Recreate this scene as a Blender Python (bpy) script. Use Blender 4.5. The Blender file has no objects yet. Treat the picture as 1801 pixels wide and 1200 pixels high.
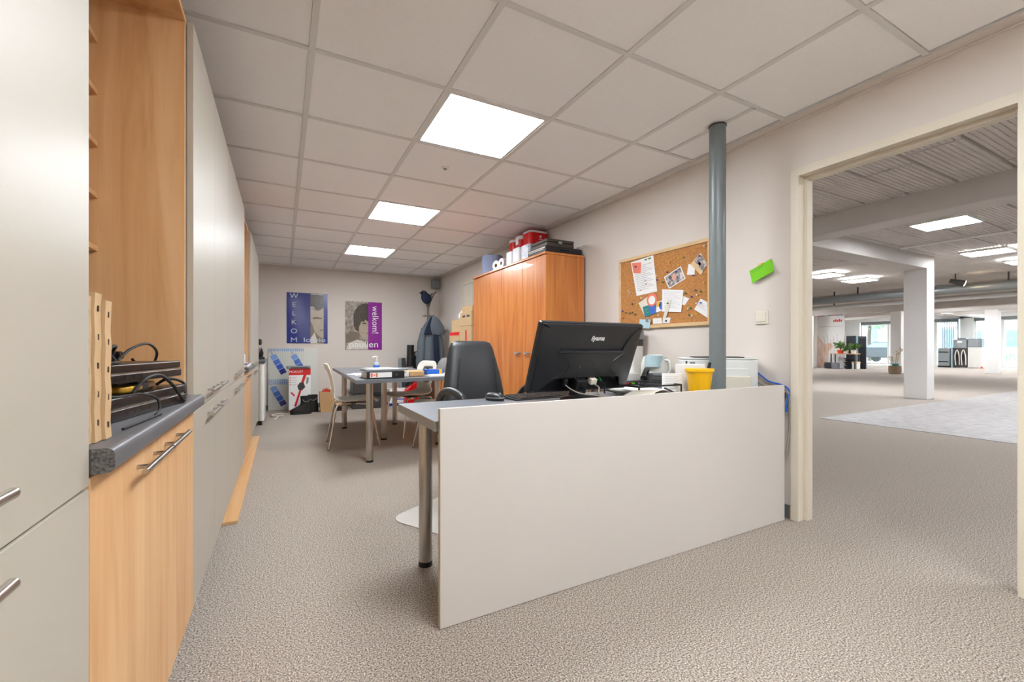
import bpy, bmesh, math, random
from mathutils import Vector, Matrix
random.seed(7)
PI = math.pi
SC = bpy.context.scene
COL = SC.collection

# ------------------------------------------------------------------ camera, world, exposure
CAMH = 0.99
cam_data = bpy.data.cameras.new('camera')
cam = bpy.data.objects.new('camera', cam_data)
COL.objects.link(cam)
cam.location = (0, 0, CAMH)
cam.rotation_euler = (PI / 2, 0, -0.4875)
cam_data.sensor_width = 36.0
cam_data.lens = 761.0 / 1801.0 * 36.0
cam_data.shift_y = 11.0 / 1801.0
cam_data.clip_start = 0.02
cam_data.clip_end = 300
SC.camera = cam
SC.view_settings.view_transform = 'Standard'
SC.view_settings.look = 'None'
SC.view_settings.gamma = 1.0
SC.view_settings.use_curve_mapping = False
SC.view_settings.exposure = 0.68
W = bpy.data.worlds.new('World')
SC.world = W
W.use_nodes = True
W.node_tree.nodes['Background'].inputs[0].default_value = (0.86, 0.93, 1.0, 1)
W.node_tree.nodes['Background'].inputs[1].default_value = 8.5
LED_OFFICE = 24.5
LED_HALL = 40.0

# ------------------------------------------------------------------ materials
def lin(c):
    return tuple(((x / 255) / 12.92 if x <= 10 else (((x / 255) + 0.055) / 1.055) ** 2.4) for x in c)

def nodes(name):
    m = bpy.data.materials.new(name)
    m.use_nodes = True
    nt = m.node_tree
    return m, nt, nt.nodes['Principled BSDF']

def mat(name, c, r=0.5, metal=0.0, n=8.0, a=0.06, bump=0.0, bs=None, coat=0.0, stretch=(1, 1, 1)):
    """procedural colour: c varied by a noise of scale n and amount a; optional fine bump"""
    m, nt, p = nodes(name)
    L = nt.links
    geo = nt.nodes.new('ShaderNodeNewGeometry')
    mp = nt.nodes.new('ShaderNodeMapping')
    mp.inputs['Scale'].default_value = stretch
    L.new(geo.outputs['Position'], mp.inputs[0])
    no = nt.nodes.new('ShaderNodeTexNoise')
    no.inputs['Scale'].default_value = n
    no.inputs['Detail'].default_value = 4
    L.new(mp.outputs[0], no.inputs['Vector'])
    mx = nt.nodes.new('ShaderNodeMix')
    mx.data_type = 'RGBA'
    k = lin(c)
    mx.inputs[6].default_value = tuple(min(1, x * (1 - a)) for x in k) + (1,)
    mx.inputs[7].default_value = tuple(min(1, x * (1 + a)) for x in k) + (1,)
    L.new(no.outputs[0], mx.inputs[0])
    L.new(mx.outputs[2], p.inputs['Base Color'])
    p.inputs['Roughness'].default_value = r
    p.inputs['Metallic'].default_value = metal
    p.inputs['Coat Weight'].default_value = coat
    if bump:
        n2 = nt.nodes.new('ShaderNodeTexNoise')
        n2.inputs['Scale'].default_value = bs or n * 4
        n2.inputs['Detail'].default_value = 3
        L.new(mp.outputs[0], n2.inputs['Vector'])
        b = nt.nodes.new('ShaderNodeBump')
        b.inputs['Strength'].default_value = bump
        b.inputs['Distance'].default_value = 0.01
        L.new(n2.outputs[0], b.inputs['Height'])
        L.new(b.outputs[0], p.inputs['Normal'])
    return m

def ramp_mat(name, stops, n, r=0.8, stretch=(1, 1, 1), detail=4, bump=0.0, coat=0.0, rough=0.6, dist=0.0, bd=0.004):
    """noise through a colour ramp: wood grain, carpet, cork, speckle"""
    m, nt, p = nodes(name)
    L = nt.links
    geo = nt.nodes.new('ShaderNodeNewGeometry')
    mp = nt.nodes.new('ShaderNodeMapping')
    mp.inputs['Scale'].default_value = stretch
    L.new(geo.outputs['Position'], mp.inputs[0])
    no = nt.nodes.new('ShaderNodeTexNoise')
    no.inputs['Scale'].default_value = n
    no.inputs['Detail'].default_value = detail
    no.inputs['Roughness'].default_value = rough
    no.inputs['Distortion'].default_value = dist
    L.new(mp.outputs[0], no.inputs['Vector'])
    cr = nt.nodes.new('ShaderNodeValToRGB')
    e = cr.color_ramp.elements
    while len(e) < len(stops):
        e.new(0.5)
    for i, (pos, c) in enumerate(stops):
        e[i].position = pos
        e[i].color = lin(c) + (1,)
    L.new(no.outputs[0], cr.inputs[0])
    L.new(cr.outputs[0], p.inputs['Base Color'])
    p.inputs['Roughness'].default_value = r
    p.inputs['Coat Weight'].default_value = coat
    if bump:
        b = nt.nodes.new('ShaderNodeBump')
        b.inputs['Strength'].default_value = bump
        b.inputs['Distance'].default_value = bd
        L.new(no.outputs[0], b.inputs['Height'])
        L.new(b.outputs[0], p.inputs['Normal'])
    return m

def emit(name, c, s):
    m, nt, p = nodes(name)
    p.inputs['Base Color'].default_value = lin(c) + (1,)
    p.inputs['Emission Color'].default_value = lin(c) + (1,)
    p.inputs['Emission Strength'].default_value = s
    return m

def thin_glass(name, c=(235, 245, 250), opac=0.08, rough=0.02):
    m, nt, p = nodes(name)
    L = nt.links
    nt.nodes.remove(p)
    tr = nt.nodes.new('ShaderNodeBsdfTransparent')
    tr.inputs[0].default_value = lin(c) + (1,)
    gl = nt.nodes.new('ShaderNodeBsdfPrincipled')
    gl.inputs['Base Color'].default_value = lin(c) + (1,)
    gl.inputs['Roughness'].default_value = rough
    mx = nt.nodes.new('ShaderNodeMixShader')
    mx.inputs[0].default_value = opac
    L.new(tr.outputs[0], mx.inputs[1])
    L.new(gl.outputs[0], mx.inputs[2])
    L.new(mx.outputs[0], nt.nodes['Material Output'].inputs[0])
    return m

MT = {}
MT['wall'] = mat('painted_wall', (220, 210, 202), 0.85, n=3, a=0.03, bump=0.08, bs=180)
MT['hallwall'] = mat('white_wall', (238, 236, 234), 0.8, n=2, a=0.03, bump=0.08, bs=60)
MT['concrete'] = mat('painted_concrete', (208, 203, 198), 0.8, n=5, a=0.06, bump=0.15, bs=40)
MT['slab'] = ramp_mat('painted_hollow_slab', [(0.25, (200, 193, 187)), (0.55, (212, 206, 200)), (0.8, (220, 215, 209))], 3, 0.85, (0.6, 6, 1), bump=0.1)
MT['tile'] = mat('mineral_ceiling_tile', (247, 244, 242), 0.9, n=60, a=0.03, bump=0.1, bs=400)
MT['grid'] = mat('ceiling_grid_metal', (222, 219, 215), 0.5, n=6, a=0.02)
MT['carpet'] = ramp_mat('speckled_carpet', [(0.34, (66, 59, 53)), (0.45, (134, 123, 114)), (0.55, (172, 160, 149)), (0.67, (220, 207, 194))], 185, 0.95, detail=2, bump=0.12, rough=0.75, bd=0.006)
MT['carpet_hall'] = ramp_mat('showroom_carpet', [(0.30, (88, 79, 75)), (0.46, (124, 113, 107)), (0.56, (150, 138, 131)), (0.72, (186, 174, 166))], 90, 0.95, detail=3, bump=0.5, rough=0.75, bd=0.006)
MT['floortile'] = ramp_mat('grey_stone_tile', [(0.3, (138, 132, 130)), (0.55, (158, 152, 150)), (0.75, (176, 171, 169))], 9, 0.55, (1, 1, 1), detail=6)
MT['cream'] = mat('cream_laminate', (179, 171, 158), 0.38, n=4, a=0.02, bump=0.02, bs=300)
MT['creamedge'] = mat('cream_edge_band', (190, 178, 152), 0.5, n=6, a=0.04)
MT['panel'] = mat('pale_grey_laminate', (206, 200, 194), 0.42, n=4, a=0.02, bump=0.02, bs=300)
MT['frame'] = mat('cream_door_paint', (222, 212, 194), 0.4, n=4, a=0.02)
BE = [(0.25, (190, 138, 88)), (0.45, (214, 165, 114)), (0.6, (224, 180, 132)), (0.8, (232, 192, 146))]
MT['beech'] = ramp_mat('beech_veneer', BE, 7, 0.42, (1.6, 1.6, 0.12), detail=6, bump=0.03, dist=0.6)
MT['beechflat'] = ramp_mat('beech_board', BE, 7, 0.45, (1.6, 0.12, 1.6), detail=6, dist=0.6)
MT['alder'] = ramp_mat('alder_veneer', [(0.25, (172, 90, 36)), (0.45, (196, 116, 54)), (0.6, (208, 132, 68)), (0.8, (218, 148, 84))], 7, 0.3, (1.8, 1.8, 0.14), detail=6, dist=0.8, coat=0.25)
MT['pine'] = ramp_mat('pine_frame', [(0.3, (206, 168, 118)), (0.6, (226, 194, 148)), (0.8, (236, 208, 166))], 9, 0.5, (1, 0.3, 1), detail=5)
MT['worktop'] = mat('dark_grey_laminate', (98, 98, 102), 0.35, n=120, a=0.12)
MT['chip'] = ramp_mat('worktop_core', [(0.35, (60, 58, 56)), (0.65, (120, 116, 110))], 200, 0.9)
MT['desktop'] = mat('grey_desktop', (110, 112, 118), 0.35, n=150, a=0.08)
MT['deskedge'] = mat('grey_desk_edge', (152, 148, 144), 0.45, n=50, a=0.06)
MT['steel'] = mat('brushed_steel', (192, 187, 180), 0.28, 1.0, n=60, a=0.08, stretch=(4, 4, 0.3))
MT['chrome'] = mat('chrome', (214, 213, 212), 0.12, 1.0, n=20, a=0.03)
MT['pole'] = mat('grey_pole_paint', (112, 120, 122), 0.35, n=10, a=0.05)
MT['black'] = mat('black_plastic', (30, 30, 32), 0.4, n=30, a=0.1)
MT['gloss'] = mat('glossy_black', (12, 12, 14), 0.3, n=20, a=0.1)
MT['rackmetal'] = mat('dull_rack_metal', (122, 112, 102), 0.4, 0.6, n=20, a=0.06)
MT['rubber'] = mat('black_rubber', (24, 23, 22), 0.6, n=30, a=0.15)
MT['leather'] = mat('black_leather', (44, 45, 48), 0.36, n=14, a=0.1, bump=0.12, bs=160)
MT['monitor'] = mat('monitor_shell', (38, 38, 40), 0.38, n=40, a=0.08, bump=0.06, bs=500)
MT['white'] = mat('white_plastic', (228, 226, 220), 0.35, n=8, a=0.02)
MT['offwhite'] = mat('warm_white_plastic', (224, 216, 200), 0.35, n=8, a=0.03)
MT['shell'] = mat('chair_shell', (238, 233, 222), 0.35, n=6, a=0.03)
MT['printer'] = mat('printer_white', (222, 223, 220), 0.45, n=10, a=0.02)
MT['paper'] = mat('paper', (236, 234, 232), 0.8, n=12, a=0.02)
MT['ink'] = mat('grey_ink', (182, 182, 188), 0.8, n=40, a=0.1)
MT['darkink'] = mat('dark_ink', (60, 60, 66), 0.8, n=40, a=0.1)
MT['redink'] = mat('red_print', (214, 28, 26), 0.5, n=12, a=0.05)
MT['red'] = mat('red_plastic_wrap', (206, 20, 22), 0.25, n=8, a=0.12, bump=0.25, bs=30)
MT['yellow'] = mat('yellow_plastic', (240, 182, 8), 0.35, n=8, a=0.05)
MT['bluebox'] = mat('blue_card', (30, 98, 196), 0.5, n=8, a=0.05)
MT['cable_blue'] = mat('blue_cable', (20, 92, 190), 0.45, n=20, a=0.05)
MT['cable_grey'] = mat('grey_cable', (150, 142, 130), 0.5, n=20, a=0.05)
MT['green'] = mat('lime_paper', (120, 200, 30), 0.8, n=8, a=0.04)
MT['cork'] = ramp_mat('cork', [(0.3, (160, 104, 54)), (0.5, (186, 128, 72)), (0.7, (204, 150, 94))], 90, 0.95, detail=5, bump=0.2, rough=0.7)
MT['cardboard'] = mat('cardboard', (192, 160, 120), 0.85, n=10, a=0.06, bump=0.05, bs=120)
MT['kraft'] = mat('kraft_paper', (196, 156, 110), 0.8, n=12, a=0.08, bump=0.3, bs=25)
MT['posterblue'] = mat('poster_blue', (12, 34, 126), 0.22, n=5, a=0.12, bump=0.15, bs=6)
MT['posterpurple'] = mat('poster_purple', (140, 24, 150), 0.22, n=5, a=0.1, bump=0.15, bs=6)
MT['sepia'] = ramp_mat('sepia_print', [(0.3, (90, 80, 70)), (0.5, (150, 138, 126)), (0.7, (196, 184, 172))], 22, 0.25, detail=6, rough=0.7)
MT['sepiadark'] = ramp_mat('sepia_hair', [(0.3, (44, 36, 30)), (0.6, (76, 64, 54)), (0.8, (104, 90, 78))], 14, 0.25, (4, 1, 1), detail=5)
MT['sepiaskin'] = mat('sepia_skin', (176, 160, 142), 0.25, n=9, a=0.14)
MT['sepiamid'] = mat('sepia_shade', (120, 106, 92), 0.25, n=9, a=0.14)
MT['sepiawhite'] = mat('sepia_white', (214, 206, 196), 0.25, n=9, a=0.06)
MT['letters'] = mat('pale_lettering', (196, 202, 226), 0.3, n=9, a=0.03)
MT['lettersw'] = mat('white_lettering', (240, 236, 236), 0.3, n=9, a=0.03)
MT['polycarb'] = mat('white_polycarbonate', (214, 214, 206), 0.25, n=4, a=0.04)
MT['rib'] = mat('panel_rib_line', (178, 184, 188), 0.3, n=4, a=0.04)
MT['b1'] = mat('pale_blue_print', (120, 156, 214), 0.35, n=30, a=0.15)
MT['b2'] = mat('mid_blue_print', (64, 110, 196), 0.35, n=30, a=0.12)
MT['b3'] = mat('blue_print', (36, 82, 186), 0.35, n=30, a=0.12)
MT['b4'] = mat('dark_blue_print', (22, 32, 126), 0.35, n=30, a=0.12)
MT['greyplastic'] = mat('grey_plastic', (130, 134, 138), 0.4, n=10, a=0.05)
MT['darkgrey'] = mat('dark_grey_plastic', (62, 60, 58), 0.5, n=10, a=0.1)
MT['brownbox'] = mat('brown_case', (70, 60, 50), 0.45, n=20, a=0.1)
MT['denim'] = mat('grey_coat_cloth', (98, 106, 114), 0.85, n=20, a=0.12, bump=0.4, bs=60)
MT['navy'] = mat('navy_cloth', (28, 38, 62), 0.85, n=20, a=0.12, bump=0.3, bs=60)
MT['greycloth'] = mat('grey_cloth', (140, 138, 138), 0.9, n=12, a=0.08, bump=0.3, bs=80)
MT['lilac'] = mat('lilac_lampshade_cloth', (150, 162, 194), 0.8, n=60, a=0.05, bump=0.1, bs=300)
MT['tissue'] = mat('white_wrap', (228, 228, 230), 0.35, n=16, a=0.1, bump=0.5, bs=40)
MT['bluewhite'] = ramp_mat('blue_marked_wrap', [(0.4, (226, 228, 232)), (0.58, (200, 206, 220)), (0.66, (90, 110, 170)), (0.72, (222, 224, 230))], 22, 0.35)
MT['clear'] = thin_glass('clear_plastic', (240, 244, 248), 0.35, 0.15)
MT['mat'] = thin_glass('chair_mat_plastic', (225, 220, 214), 0.75, 0.35)
MT['glass'] = thin_glass('window_glass', (240, 248, 250), 0.06, 0.02)
MT['bluetank'] = mat('pale_blue_plastic', (176, 202, 208), 0.3, n=8, a=0.04)
MT['duct'] = mat('galvanised_duct', (150, 156, 158), 0.4, 0.6, n=12, a=0.12)
MT['pot'] = mat('orange_pot', (214, 70, 30), 0.5, n=10, a=0.05)
MT['leaf'] = ramp_mat('leaf_green', [(0.3, (60, 96, 40)), (0.6, (106, 146, 66)), (0.8, (150, 180, 100))], 14, 0.6)
MT['treeleaf'] = ramp_mat('tree_leaf', [(0.3, (90, 140, 90)), (0.6, (140, 190, 130)), (0.8, (180, 215, 165))], 6, 0.7)
MT['basket'] = ramp_mat('woven_basket', [(0.35, (110, 90, 70)), (0.65, (170, 148, 122))], 60, 0.9, (1, 1, 4))
MT['twig'] = mat('dry_stem', (196, 176, 140), 0.8, n=20, a=0.1)
MT['asphalt'] = mat('street_paving', (190, 188, 186), 0.9, n=10, a=0.08)
MT['render'] = mat('white_house_render', (226, 224, 220), 0.9, n=3, a=0.04)
MT['carpaint'] = mat('dark_car_paint', (16, 17, 20), 0.55, n=5, a=0.05)
MT['winframe'] = mat('grey_window_frame', (120, 122, 126), 0.5, n=5, a=0.04)
MT['darkglass'] = mat('dark_pane', (84, 98, 110), 0.35, n=3, a=0.1)
MT['blind'] = mat('grey_blind_cloth', (140, 142, 148), 0.8, n=10, a=0.05)
MT['steelgrey'] = mat('galvanised_appliance_back', (150, 156, 158), 0.5, 0.3, n=9, a=0.2)
MT['slate'] = mat('slate_display', (48, 52, 60), 0.4, n=6, a=0.15)
MT['peach'] = ramp_mat('printed_wood_scene', [(0.3, (196, 150, 122)), (0.5, (228, 196, 174)), (0.75, (240, 226, 216))], 4, 0.5, (2, 2, 0.6), detail=6)
MT['baseboard'] = mat('grey_baseboard', (96, 104, 106), 0.5, n=8, a=0.06)
MT['brown'] = mat('brown_cloth', (66, 54, 44), 0.9, n=20, a=0.2)
MT['gold'] = mat('gold_foil', (206, 160, 60), 0.3, 0.5, n=20, a=0.2)
MT['skin'] = mat('printed_skin', (214, 160, 140), 0.5, n=20, a=0.1)
MT['photo'] = ramp_mat('printed_photo', [(0.35, (60, 60, 76)), (0.5, (150, 140, 140)), (0.65, (216, 208, 204))], 34, 0.4, detail=5)
MT['teal'] = mat('teal_print', (40, 130, 130), 0.5, n=14, a=0.15)
MT['salmon'] = mat('salmon_paper', (232, 128, 104), 0.8, n=10, a=0.03)
MT['paleblue'] = mat('pale_blue_paper', (184, 214, 224), 0.8, n=10, a=0.03)
MT['pinblue'] = mat('blue_pin', (30, 60, 170), 0.3)
MT['pingreen'] = mat('green_pin', (20, 120, 60), 0.3)
MT['pinyellow'] = mat('yellow_pin', (230, 190, 30), 0.3)
MT['pinwhite'] = mat('white_pin', (232, 228, 222), 0.3)
MT['pinred'] = mat('red_pin', (200, 40, 30), 0.3)
MT['led'] = emit('led_diffuser_office', (243, 250, 255), LED_OFFICE)
MT['ledhall'] = emit('led_diffuser_hall', (244, 249, 255), LED_HALL)
MT['spot'] = emit('spot_lamp', (255, 226, 180), 20)

# ------------------------------------------------------------------ mesh helpers
class MB:
    def __init__(s):
        s.v = []; s.f = []
    def add(s, vs, fs, M=None):
        o = len(s.v)
        s.v += [Vector(v) if M is None else M @ Vector(v) for v in vs]
        s.f += [tuple(i + o for i in f) for f in fs]
        return s
    def box(s, x0, y0, z0, x1, y1, z1, M=None):
        x0, x1 = min(x0, x1), max(x0, x1); y0, y1 = min(y0, y1), max(y0, y1); z0, z1 = min(z0, z1), max(z0, z1)
        vs = [(x0, y0, z0), (x1, y0, z0), (x1, y1, z0), (x0, y1, z0), (x0, y0, z1), (x1, y0, z1), (x1, y1, z1), (x0, y1, z1)]
        return s.add(vs, [(3, 2, 1, 0), (4, 5, 6, 7), (0, 1, 5, 4), (1, 2, 6, 5), (2, 3, 7, 6), (3, 0, 4, 7)], M)
    def ring(s, c, ax, r, n, ref=None):
        ax = Vector(ax).normalized()
        u = ref or (Vector((0, 0, 1)) if abs(ax.z) < 0.9 else Vector((1, 0, 0)))
        u = (u - ax * u.dot(ax)).normalized(); w = ax.cross(u)
        return [Vector(c) + (u * math.cos(2 * PI * i / n) + w * math.sin(2 * PI * i / n)) * r for i in range(n)]
    def cyl(s, p0, p1, r0, r1=None, n=16):
        r1 = r0 if r1 is None else r1
        ax = Vector(p1) - Vector(p0)
        vs = s.ring(p0, ax, r0, n) + s.ring(p1, ax, r1, n)
        fs = [(i, (i + 1) % n, n + (i + 1) % n, n + i) for i in range(n)]
        fs += [tuple(range(n - 1, -1, -1)), tuple(range(n, 2 * n))]
        return s.add(vs, fs)
    def tube(s, pts, r, n=8, smooth=True, k=6):
        P = [Vector(p) for p in pts]
        if smooth and len(P) > 2:
            Q = []
            for i in range(len(P) - 1):
                a, b, c, d = P[max(i - 1, 0)], P[i], P[i + 1], P[min(i + 2, len(P) - 1)]
                for j in range(k):
                    t = j / k
                    Q.append(0.5 * ((2 * b) + (c - a) * t + (2 * a - 5 * b + 4 * c - d) * t * t + (3 * b - a - 3 * c + d) * t ** 3))
            P = Q + [P[-1]]
        o = []; m = len(P); ref = None
        rr = r if callable(r) else (lambda t: r)
        for i in range(m):
            ax = (P[min(i + 1, m - 1)] - P[max(i - 1, 0)]).normalized()
            if ref is None:
                ref = Vector((0, 0, 1)) if abs(ax.z) < 0.9 else Vector((1, 0, 0))
            ref = (ref - ax * ref.dot(ax)).normalized()
            o += s.ring(P[i], ax, rr(i / max(1, m - 1)), n, ref)
        fs = []
        for i in range(m - 1):
            for j in range(n):
                fs.append((i * n + j, i * n + (j + 1) % n, (i + 1) * n + (j + 1) % n, (i + 1) * n + j))
        fs += [tuple(range(n - 1, -1, -1)), tuple(range((m - 1) * n, m * n))]
        return s.add(o, fs)
    def lathe(s, prof, c=(0, 0, 0), n=20, M=None, sx=1, sy=1):
        vs = []
        for r, z in prof:
            for i in range(n):
                a = 2 * PI * i / n
                vs.append((c[0] + r * sx * math.cos(a), c[1] + r * sy * math.sin(a), c[2] + z))
        m = len(prof); fs = []
        for i in range(m - 1):
            for j in range(n):
                fs.append((i * n + j, i * n + (j + 1) % n, (i + 1) * n + (j + 1) % n, (i + 1) * n + j))
        fs += [tuple(range(n - 1, -1, -1)), tuple(range((m - 1) * n, m * n))]
        return s.add(vs, fs, M)
    def prism(s, poly, a0, a1, axis='z', M=None):
        def q(p, a):
            return (p[0], p[1], a) if axis == 'z' else ((p[0], a, p[1]) if axis == 'y' else (a, p[0], p[1]))
        n = len(poly)
        vs = [q(p, a0) for p in poly] + [q(p, a1) for p in poly]
        fs = [(i, (i + 1) % n, n + (i + 1) % n, n + i) for i in range(n)]
        fs += [tuple(range(n - 1, -1, -1)), tuple(range(n, 2 * n))]
        return s.add(vs, fs, M)
    def loft(s, rings, caps=True, closed=True):
        n = len(rings[0]); vs = [p for r in rings for p in r]; fs = []
        for i in range(len(rings) - 1):
            for j in range(n if closed else n - 1):
                fs.append((i * n + j, i * n + (j + 1) % n, (i + 1) * n + (j + 1) % n, (i + 1) * n + j))
        if caps and closed:
            fs += [tuple(range(n - 1, -1, -1)), tuple(range((len(rings) - 1) * n, len(rings) * n))]
        return s.add(vs, fs)
    def shell(s, fn, nu, nv, th):
        """double-sided sheet of thickness th from fn(u,v)->Vector"""
        G = [[Vector(fn(i / nu, j / nv)) for j in range(nv + 1)] for i in range(nu + 1)]
        N = []
        for i in range(nu + 1):
            row = []
            for j in range(nv + 1):
                du = G[min(i + 1, nu)][j] - G[max(i - 1, 0)][j]
                dv = G[i][min(j + 1, nv)] - G[i][max(j - 1, 0)]
                nn = du.cross(dv)
                row.append(nn.normalized() if nn.length > 1e-9 else Vector((0, 0, 1)))
            N.append(row)
        w = nv + 1; m = (nu + 1) * w
        vs = [G[i][j] for i in range(nu + 1) for j in range(w)] + [G[i][j] - N[i][j] * th for i in range(nu + 1) for j in range(w)]
        fs = []
        for i in range(nu):
            for j in range(nv):
                a, b, c, d = i * w + j, (i + 1) * w + j, (i + 1) * w + j + 1, i * w + j + 1
                fs += [(a, b, c, d), (m + d, m + c, m + b, m + a)]
        for i in range(nu):
            a, b = i * w, (i + 1) * w
            fs.append((b, a, m + a, m + b)); a += nv; b += nv
            fs.append((a, b, m + b, m + a))
        for j in range(nv):
            fs.append((j, j + 1, m + j + 1, m + j))
            a = nu * w + j
            fs.append((a + 1, a, m + a, m + a + 1))
        return s.add(vs, fs)

LOC = {}
def build(name, mb, m, parent=None, smooth=False, bev=0.0, world=True, seg=2, sub=0, kind=None, base=False):
    """one mesh object; verts are given in world coordinates (or in the root's local frame when world=False)"""
    vs = [Vector(v) for v in mb.v]
    off = Vector((0, 0, 0))
    root = parent
    if parent:
        while root.parent: root = root.parent
        if world: off = root.location.copy()
    vs = [v - off for v in vs]
    lo = Vector((min(v[i] for v in vs) for i in range(3))); hi = Vector((max(v[i] for v in vs) for i in range(3)))
    c = (lo + hi) / 2
    if parent is None: c.z = lo.z
    me = bpy.data.meshes.new(name)
    me.from_pydata([v - c for v in vs], [], mb.f)
    me.validate()
    bm = bmesh.new(); bm.from_mesh(me)
    bmesh.ops.recalc_face_normals(bm, faces=bm.faces)
    bm.to_mesh(me); bm.free()
    me.materials.append(MT[m] if isinstance(m, str) else m)
    if smooth:
        for p in me.polygons: p.use_smooth = True
    o = bpy.data.objects.new(name, me)
    COL.objects.link(o)
    if parent:
        o.parent = parent
        o.location = c - LOC.get(parent.name, Vector((0, 0, 0)))
    else:
        o.location = c
    LOC[o.name] = c if parent else Vector((0, 0, 0))
    if bev:
        b = o.modifiers.new('bevel', 'BEVEL'); b.width = bev; b.segments = seg; b.limit_method = 'ANGLE'; b.angle_limit = 0.6
        for p in me.polygons: p.use_smooth = True
        o.modifiers.new('wn', 'WEIGHTED_NORMAL').keep_sharp = True
    elif smooth:
        try: me.set_sharp_from_angle(angle=0.75)
        except Exception: pass
    if sub:
        sm = o.modifiers.new('sub', 'SUBSURF'); sm.levels = sub; sm.render_levels = sub
    if kind: o['kind'] = kind
    return o

def thing(name, label, cat, loc=(0, 0, 0), rotz=0.0, group=None):
    o = bpy.data.objects.new(name, None)
    COL.objects.link(o)
    o.empty_display_size = 0.1
    o.location = loc; o.rotation_euler = (0, 0, rotz)
    o['label'] = label; o['category'] = cat
    if group: o['group'] = group
    LOC[o.name] = Vector((0, 0, 0))
    return o

def tag(o, label, cat, group=None):
    o['label'] = label; o['category'] = cat
    if group: o['group'] = group
    return o

def struct(name, mb, m, **k):
    return build(name, mb, m, kind='structure', **k)

def sroot(name, loc=(0, 0, 0)):
    o = bpy.data.objects.new(name, None); COL.objects.link(o); o.location = loc; o['kind'] = 'structure'
    LOC[o.name] = Vector((0, 0, 0))
    return o

def copy_tree(o, parent=None):
    c = o.copy(); COL.objects.link(c)
    if parent: c.parent = parent
    for ch in list(o.children): copy_tree(ch, c)
    return c

def inst(o, name, loc, parent, rz=0.0):
    c = bpy.data.objects.new(name, o.data); COL.objects.link(c); c.parent = parent; c.location = loc; c.rotation_euler = (0, 0, rz)
    return c

_tc = {}
def text(s, size, m, parent, M, ext=0.0006, name='lettering', sx=1.0, bold=0.0):
    """flat lettering: text in its XY plane, centred, placed by matrix M (local to parent's root)"""
    cu = bpy.data.curves.new('t', 'FONT')
    cu.body = s; cu.size = size; cu.align_x = 'CENTER'; cu.align_y = 'CENTER'; cu.extrude = ext; cu.offset = bold
    to = bpy.data.objects.new('t', cu); COL.objects.link(to)
    dg = bpy.context.evaluated_depsgraph_get(); dg.update()
    me = bpy.data.meshes.new_from_object(to.evaluated_get(dg))
    mb = MB()
    mb.add([M @ Vector((v.co.x * sx, v.co.y, v.co.z)) for v in me.vertices], [tuple(p.vertices) for p in me.polygons])
    bpy.data.objects.remove(to); bpy.data.curves.remove(cu); bpy.data.meshes.remove(me)
    return build(name, mb, m, parent, world=False)

def frame_mat(o, x, y):
    """matrix with origin o, text x axis along x, y axis along y"""
    x = Vector(x).normalized(); y = Vector(y).normalized(); z = x.cross(y)
    M = Matrix((x, y, z)).transposed().to_4x4(); M.translation = Vector(o)
    return M

def RZ(a, loc=(0, 0, 0)):
    return Matrix.Translation(Vector(loc)) @ Matrix.Rotation(a, 4, 'Z')

def rrect(x0, y0, x1, y1, r, n=5):
    P = []
    for cx, cy, a0 in ((x1 - r, y1 - r, 0), (x0 + r, y1 - r, PI / 2), (x0 + r, y0 + r, PI), (x1 - r, y0 + r, 1.5 * PI)):
        for i in range(n + 1):
            a = a0 + PI / 2 * i / n
            P.append((cx + r * math.cos(a), cy + r * math.sin(a)))
    return P

# ------------------------------------------------------------------ the office shell
ZCEIL = 2.287; XW = 2.595; YB = 7.80; YF = -1.645; XLW = -0.86; XT = 2.523
T = 0.62; GX0 = 0.1135; GY0 = 2.0754
DY0, DY1, DZ = 0.560, 1.420, 1.985          # rough opening in the right wall
HX1 = 31.0; HY0, HY1 = -4.0, 19.0; HZ = 2.73  # the showroom beyond

struct('floor', MB().box(XLW - 0.1, YF - 0.1, -0.1, XW + 0.05, YB + 0.1, 0), 'carpet')
struct('wall_left', MB().box(XLW - 0.1, YF, 0, XLW, YB, 2.6), 'wall')
struct('wall_back', MB().box(XLW - 0.1, YB, 0, XW + 0.1, YB + 0.1, 2.6), 'wall')
struct('wall_front', MB().box(XLW - 0.1, YF - 0.1, 0, XW + 0.1, YF, 2.6), 'wall')
wr = MB()
wr.box(XW, YF, 0, XW + 0.1, DY0, 2.9).box(XW, DY1, 0, XW + 0.1, YB, 2.9).box(XW, DY0, DZ, XW + 0.1, DY1, 2.9)
struct('wall_right', wr, 'wall')
struct('baseboard_right', MB().box(XW - 0.014, 1.447, 0.001, XW, YB, 0.075), 'baseboard')
struct('baseboard_back', MB().box(XLW, YB - 0.014, 0.001, XW - 0.014, YB, 0.075), 'baseboard')
struct('trim_1', MB().box(XT + 0.004, YF, ZCEIL - 0.004, XW, YB, ZCEIL + 0.02), 'wall')
struct('trim_2', MB().cyl((XW - 0.004, YF, ZCEIL - 0.008), (XW - 0.004, YB, ZCEIL - 0.008), 0.006, n=8), 'wall', smooth=True)

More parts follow.
